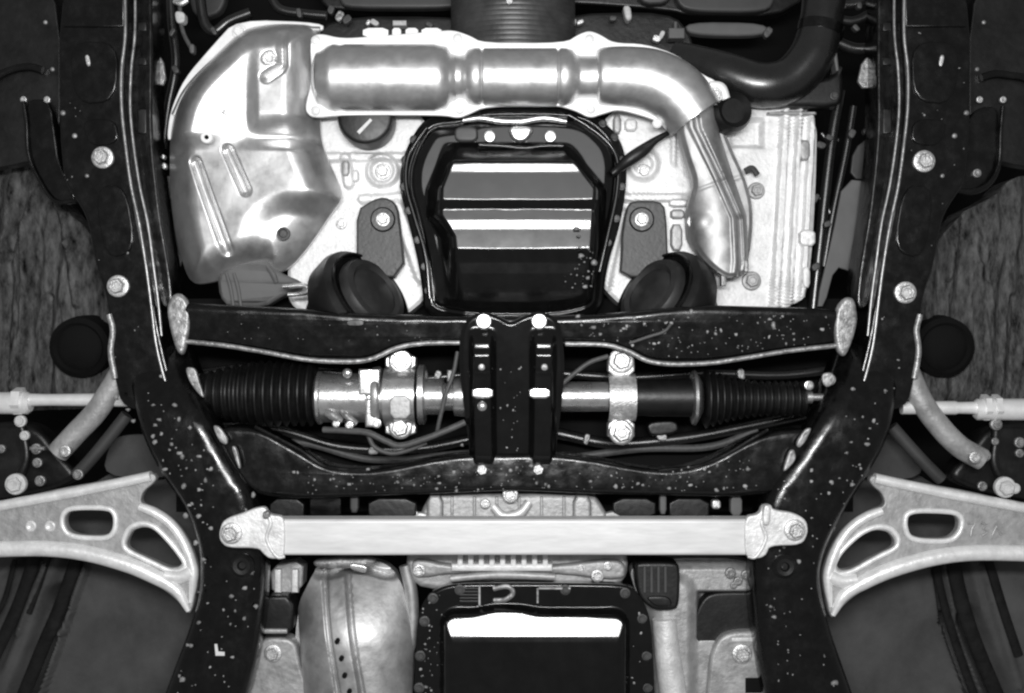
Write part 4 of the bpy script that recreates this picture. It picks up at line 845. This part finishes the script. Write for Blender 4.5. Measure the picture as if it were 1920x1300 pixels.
ipanel([(1600, 280), (1640, 250), (1646, 336), (1594, 336)], 0.14, "dark grey panel above the mid grey splash panel", BOXG)
for k, (x, y, r) in enumerate(((302, 300, 8), (300, 315, 7), (300, 395, 8), (308, 408, 6))):
    pass
lc = thing("line_clips", "pale line clips on the black pipe beside the ribbed heat shield", "clip", 302, 310, 0.1)
MB().tube([(300, 270, 0.10, 6), (302, 320, 0.10, 6), (306, 400, 0.10, 6), (312, 430, 0.10, 6)], 10).build("pipe", RUB, lc)
for x, y in ((303, 312), (301, 296), (308, 396)): rivet(lc, x, y, 0.095, 8, BOLT, "clip")

# harness wires around the rack
def wire(name, pts, r, lab, m=WIRE): tag(MB().tube([(x, y, d, r) for x, y, d in pts], 10).build(name, m), lab, "wire")
wire("rack_harness", [(606, 806, 0.02), (650, 808, 0.015), (690, 812, 0.01), (725, 828, 0.008), (752, 836, 0.006), (800, 822, 0.004), (840, 806, 0.004), (872, 792, 0.006)], 6, "braided wire harness looping below the rack's pinion housing to the centre bracket")
wire("rack_harness", [(690, 816, 0.02), (702, 838, 0.02), (730, 850, 0.02), (760, 846, 0.02), (800, 830, 0.02)], 4.5, "thin slack wire hanging below the looping rack harness")
wire("rack_harness", [(858, 660, 0.012), (850, 700, 0.008), (836, 740, 0.004), (826, 780, 0.006), (820, 808, 0.01)], 4, "thin wire crossing the rack tube beside the centre bracket")
wire("breather_line", [(1052, 722, 0.01), (1075, 702, 0.008), (1105, 680, 0.008), (1140, 668, 0.01)], 4.5, "thin grey line rising from the centre bracket to the spotted cross member")
wire("breather_line", [(1180, 644, 0.002), (1215, 632, 0.0), (1245, 622, -0.002), (1258, 608, 0.0)], 3, "fine wire lying on the spotted cross member")

# dim pipes and looms in the gaps
hl = thing("hydraulic_lines", "dim black fluid lines and clips in the gap behind the steering rack", "pipes", 960, 760, 0.12)
for p, rr, m in (([(350, 705), (480, 690), (640, 700), (760, 712), (900, 700)], 9, HOSE), ([(380, 800), (520, 806), (640, 838), (780, 842), (900, 820)], 10, HOSE), ([(1040, 700), (1180, 708), (1320, 700), (1460, 704), (1590, 690)], 9, HOSE),
                 ([(1040, 812), (1150, 832), (1280, 822), (1400, 800), (1540, 770)], 11, HOSE), ([(1060, 860), (1200, 842), (1330, 838), (1420, 806)], 7, WIRE), ([(430, 850), (560, 830), (700, 862), (880, 850)], 7, WIRE)):
    MB().tube([(x, y, 0.12, rr) for x, y in p], 12).build("fluid_line", m, hl)
for x, y, q in ((560, 700, 11), (820, 705, 10), (1240, 816, 12), (1262, 804, 9), (1390, 702, 10), (700, 845, 10), (1100, 824, 10), (480, 804, 9)): rivet(hl, x, y, 0.105, q, RUSTY, "clip")
MB().plate([(1210, 792), (1268, 786), (1276, 812), (1220, 822)], 0.10, 0.02, 0.003).build("line_bracket", BLKD, hl)
wl = thing("wiring_loom", "dim black wiring loom with clips between engine side and grey splash panel", "wiring", 1560, 350, 0.14)
for p, rr in (([(1575, 170), (1560, 260), (1548, 360), (1536, 470), (1524, 585)], 10), ([(1600, 200), (1585, 290), (1562, 400), (1545, 500)], 7), ([(1540, 250), (1556, 268), (1572, 262)], 5), ([(1532, 370), (1548, 380), (1556, 400)], 5)):
    MB().tube([(x, y, 0.135, rr) for x, y in p], 12).build("loom", HOSE, wl)
for x, y, q in ((1540, 272, 9), (1556, 258, 7), (1530, 372, 9), (1552, 420, 7), (1598, 250, 8), (1626, 244, 8), (1530, 500, 8)): rivet(wl, x, y, 0.12, q, MOUNT, "clip")
fl_ = thing("fuel_lines", "dim black lines with clips in the gap between the rail and heat shield top", "pipes", 330, 150, 0.14)
for p, rr in (([(318, -60), (322, 40), (330, 120), (316, 200), (306, 280)], 9), ([(372, -60), (380, 30), (400, 60), (430, 40), (470, 24)], 10), ([(500, -40), (520, 14), (570, 26), (612, 30)], 9)):
    MB().tube([(x, y, 0.14, rr) for x, y in p], 12).build("line", HOSE, fl_)
for x, y, q in ((322, 60, 8), (328, 130, 8), (400, 58, 8), (560, 24, 9)): rivet(fl_, x, y, 0.125, q, MOUNT, "clip")
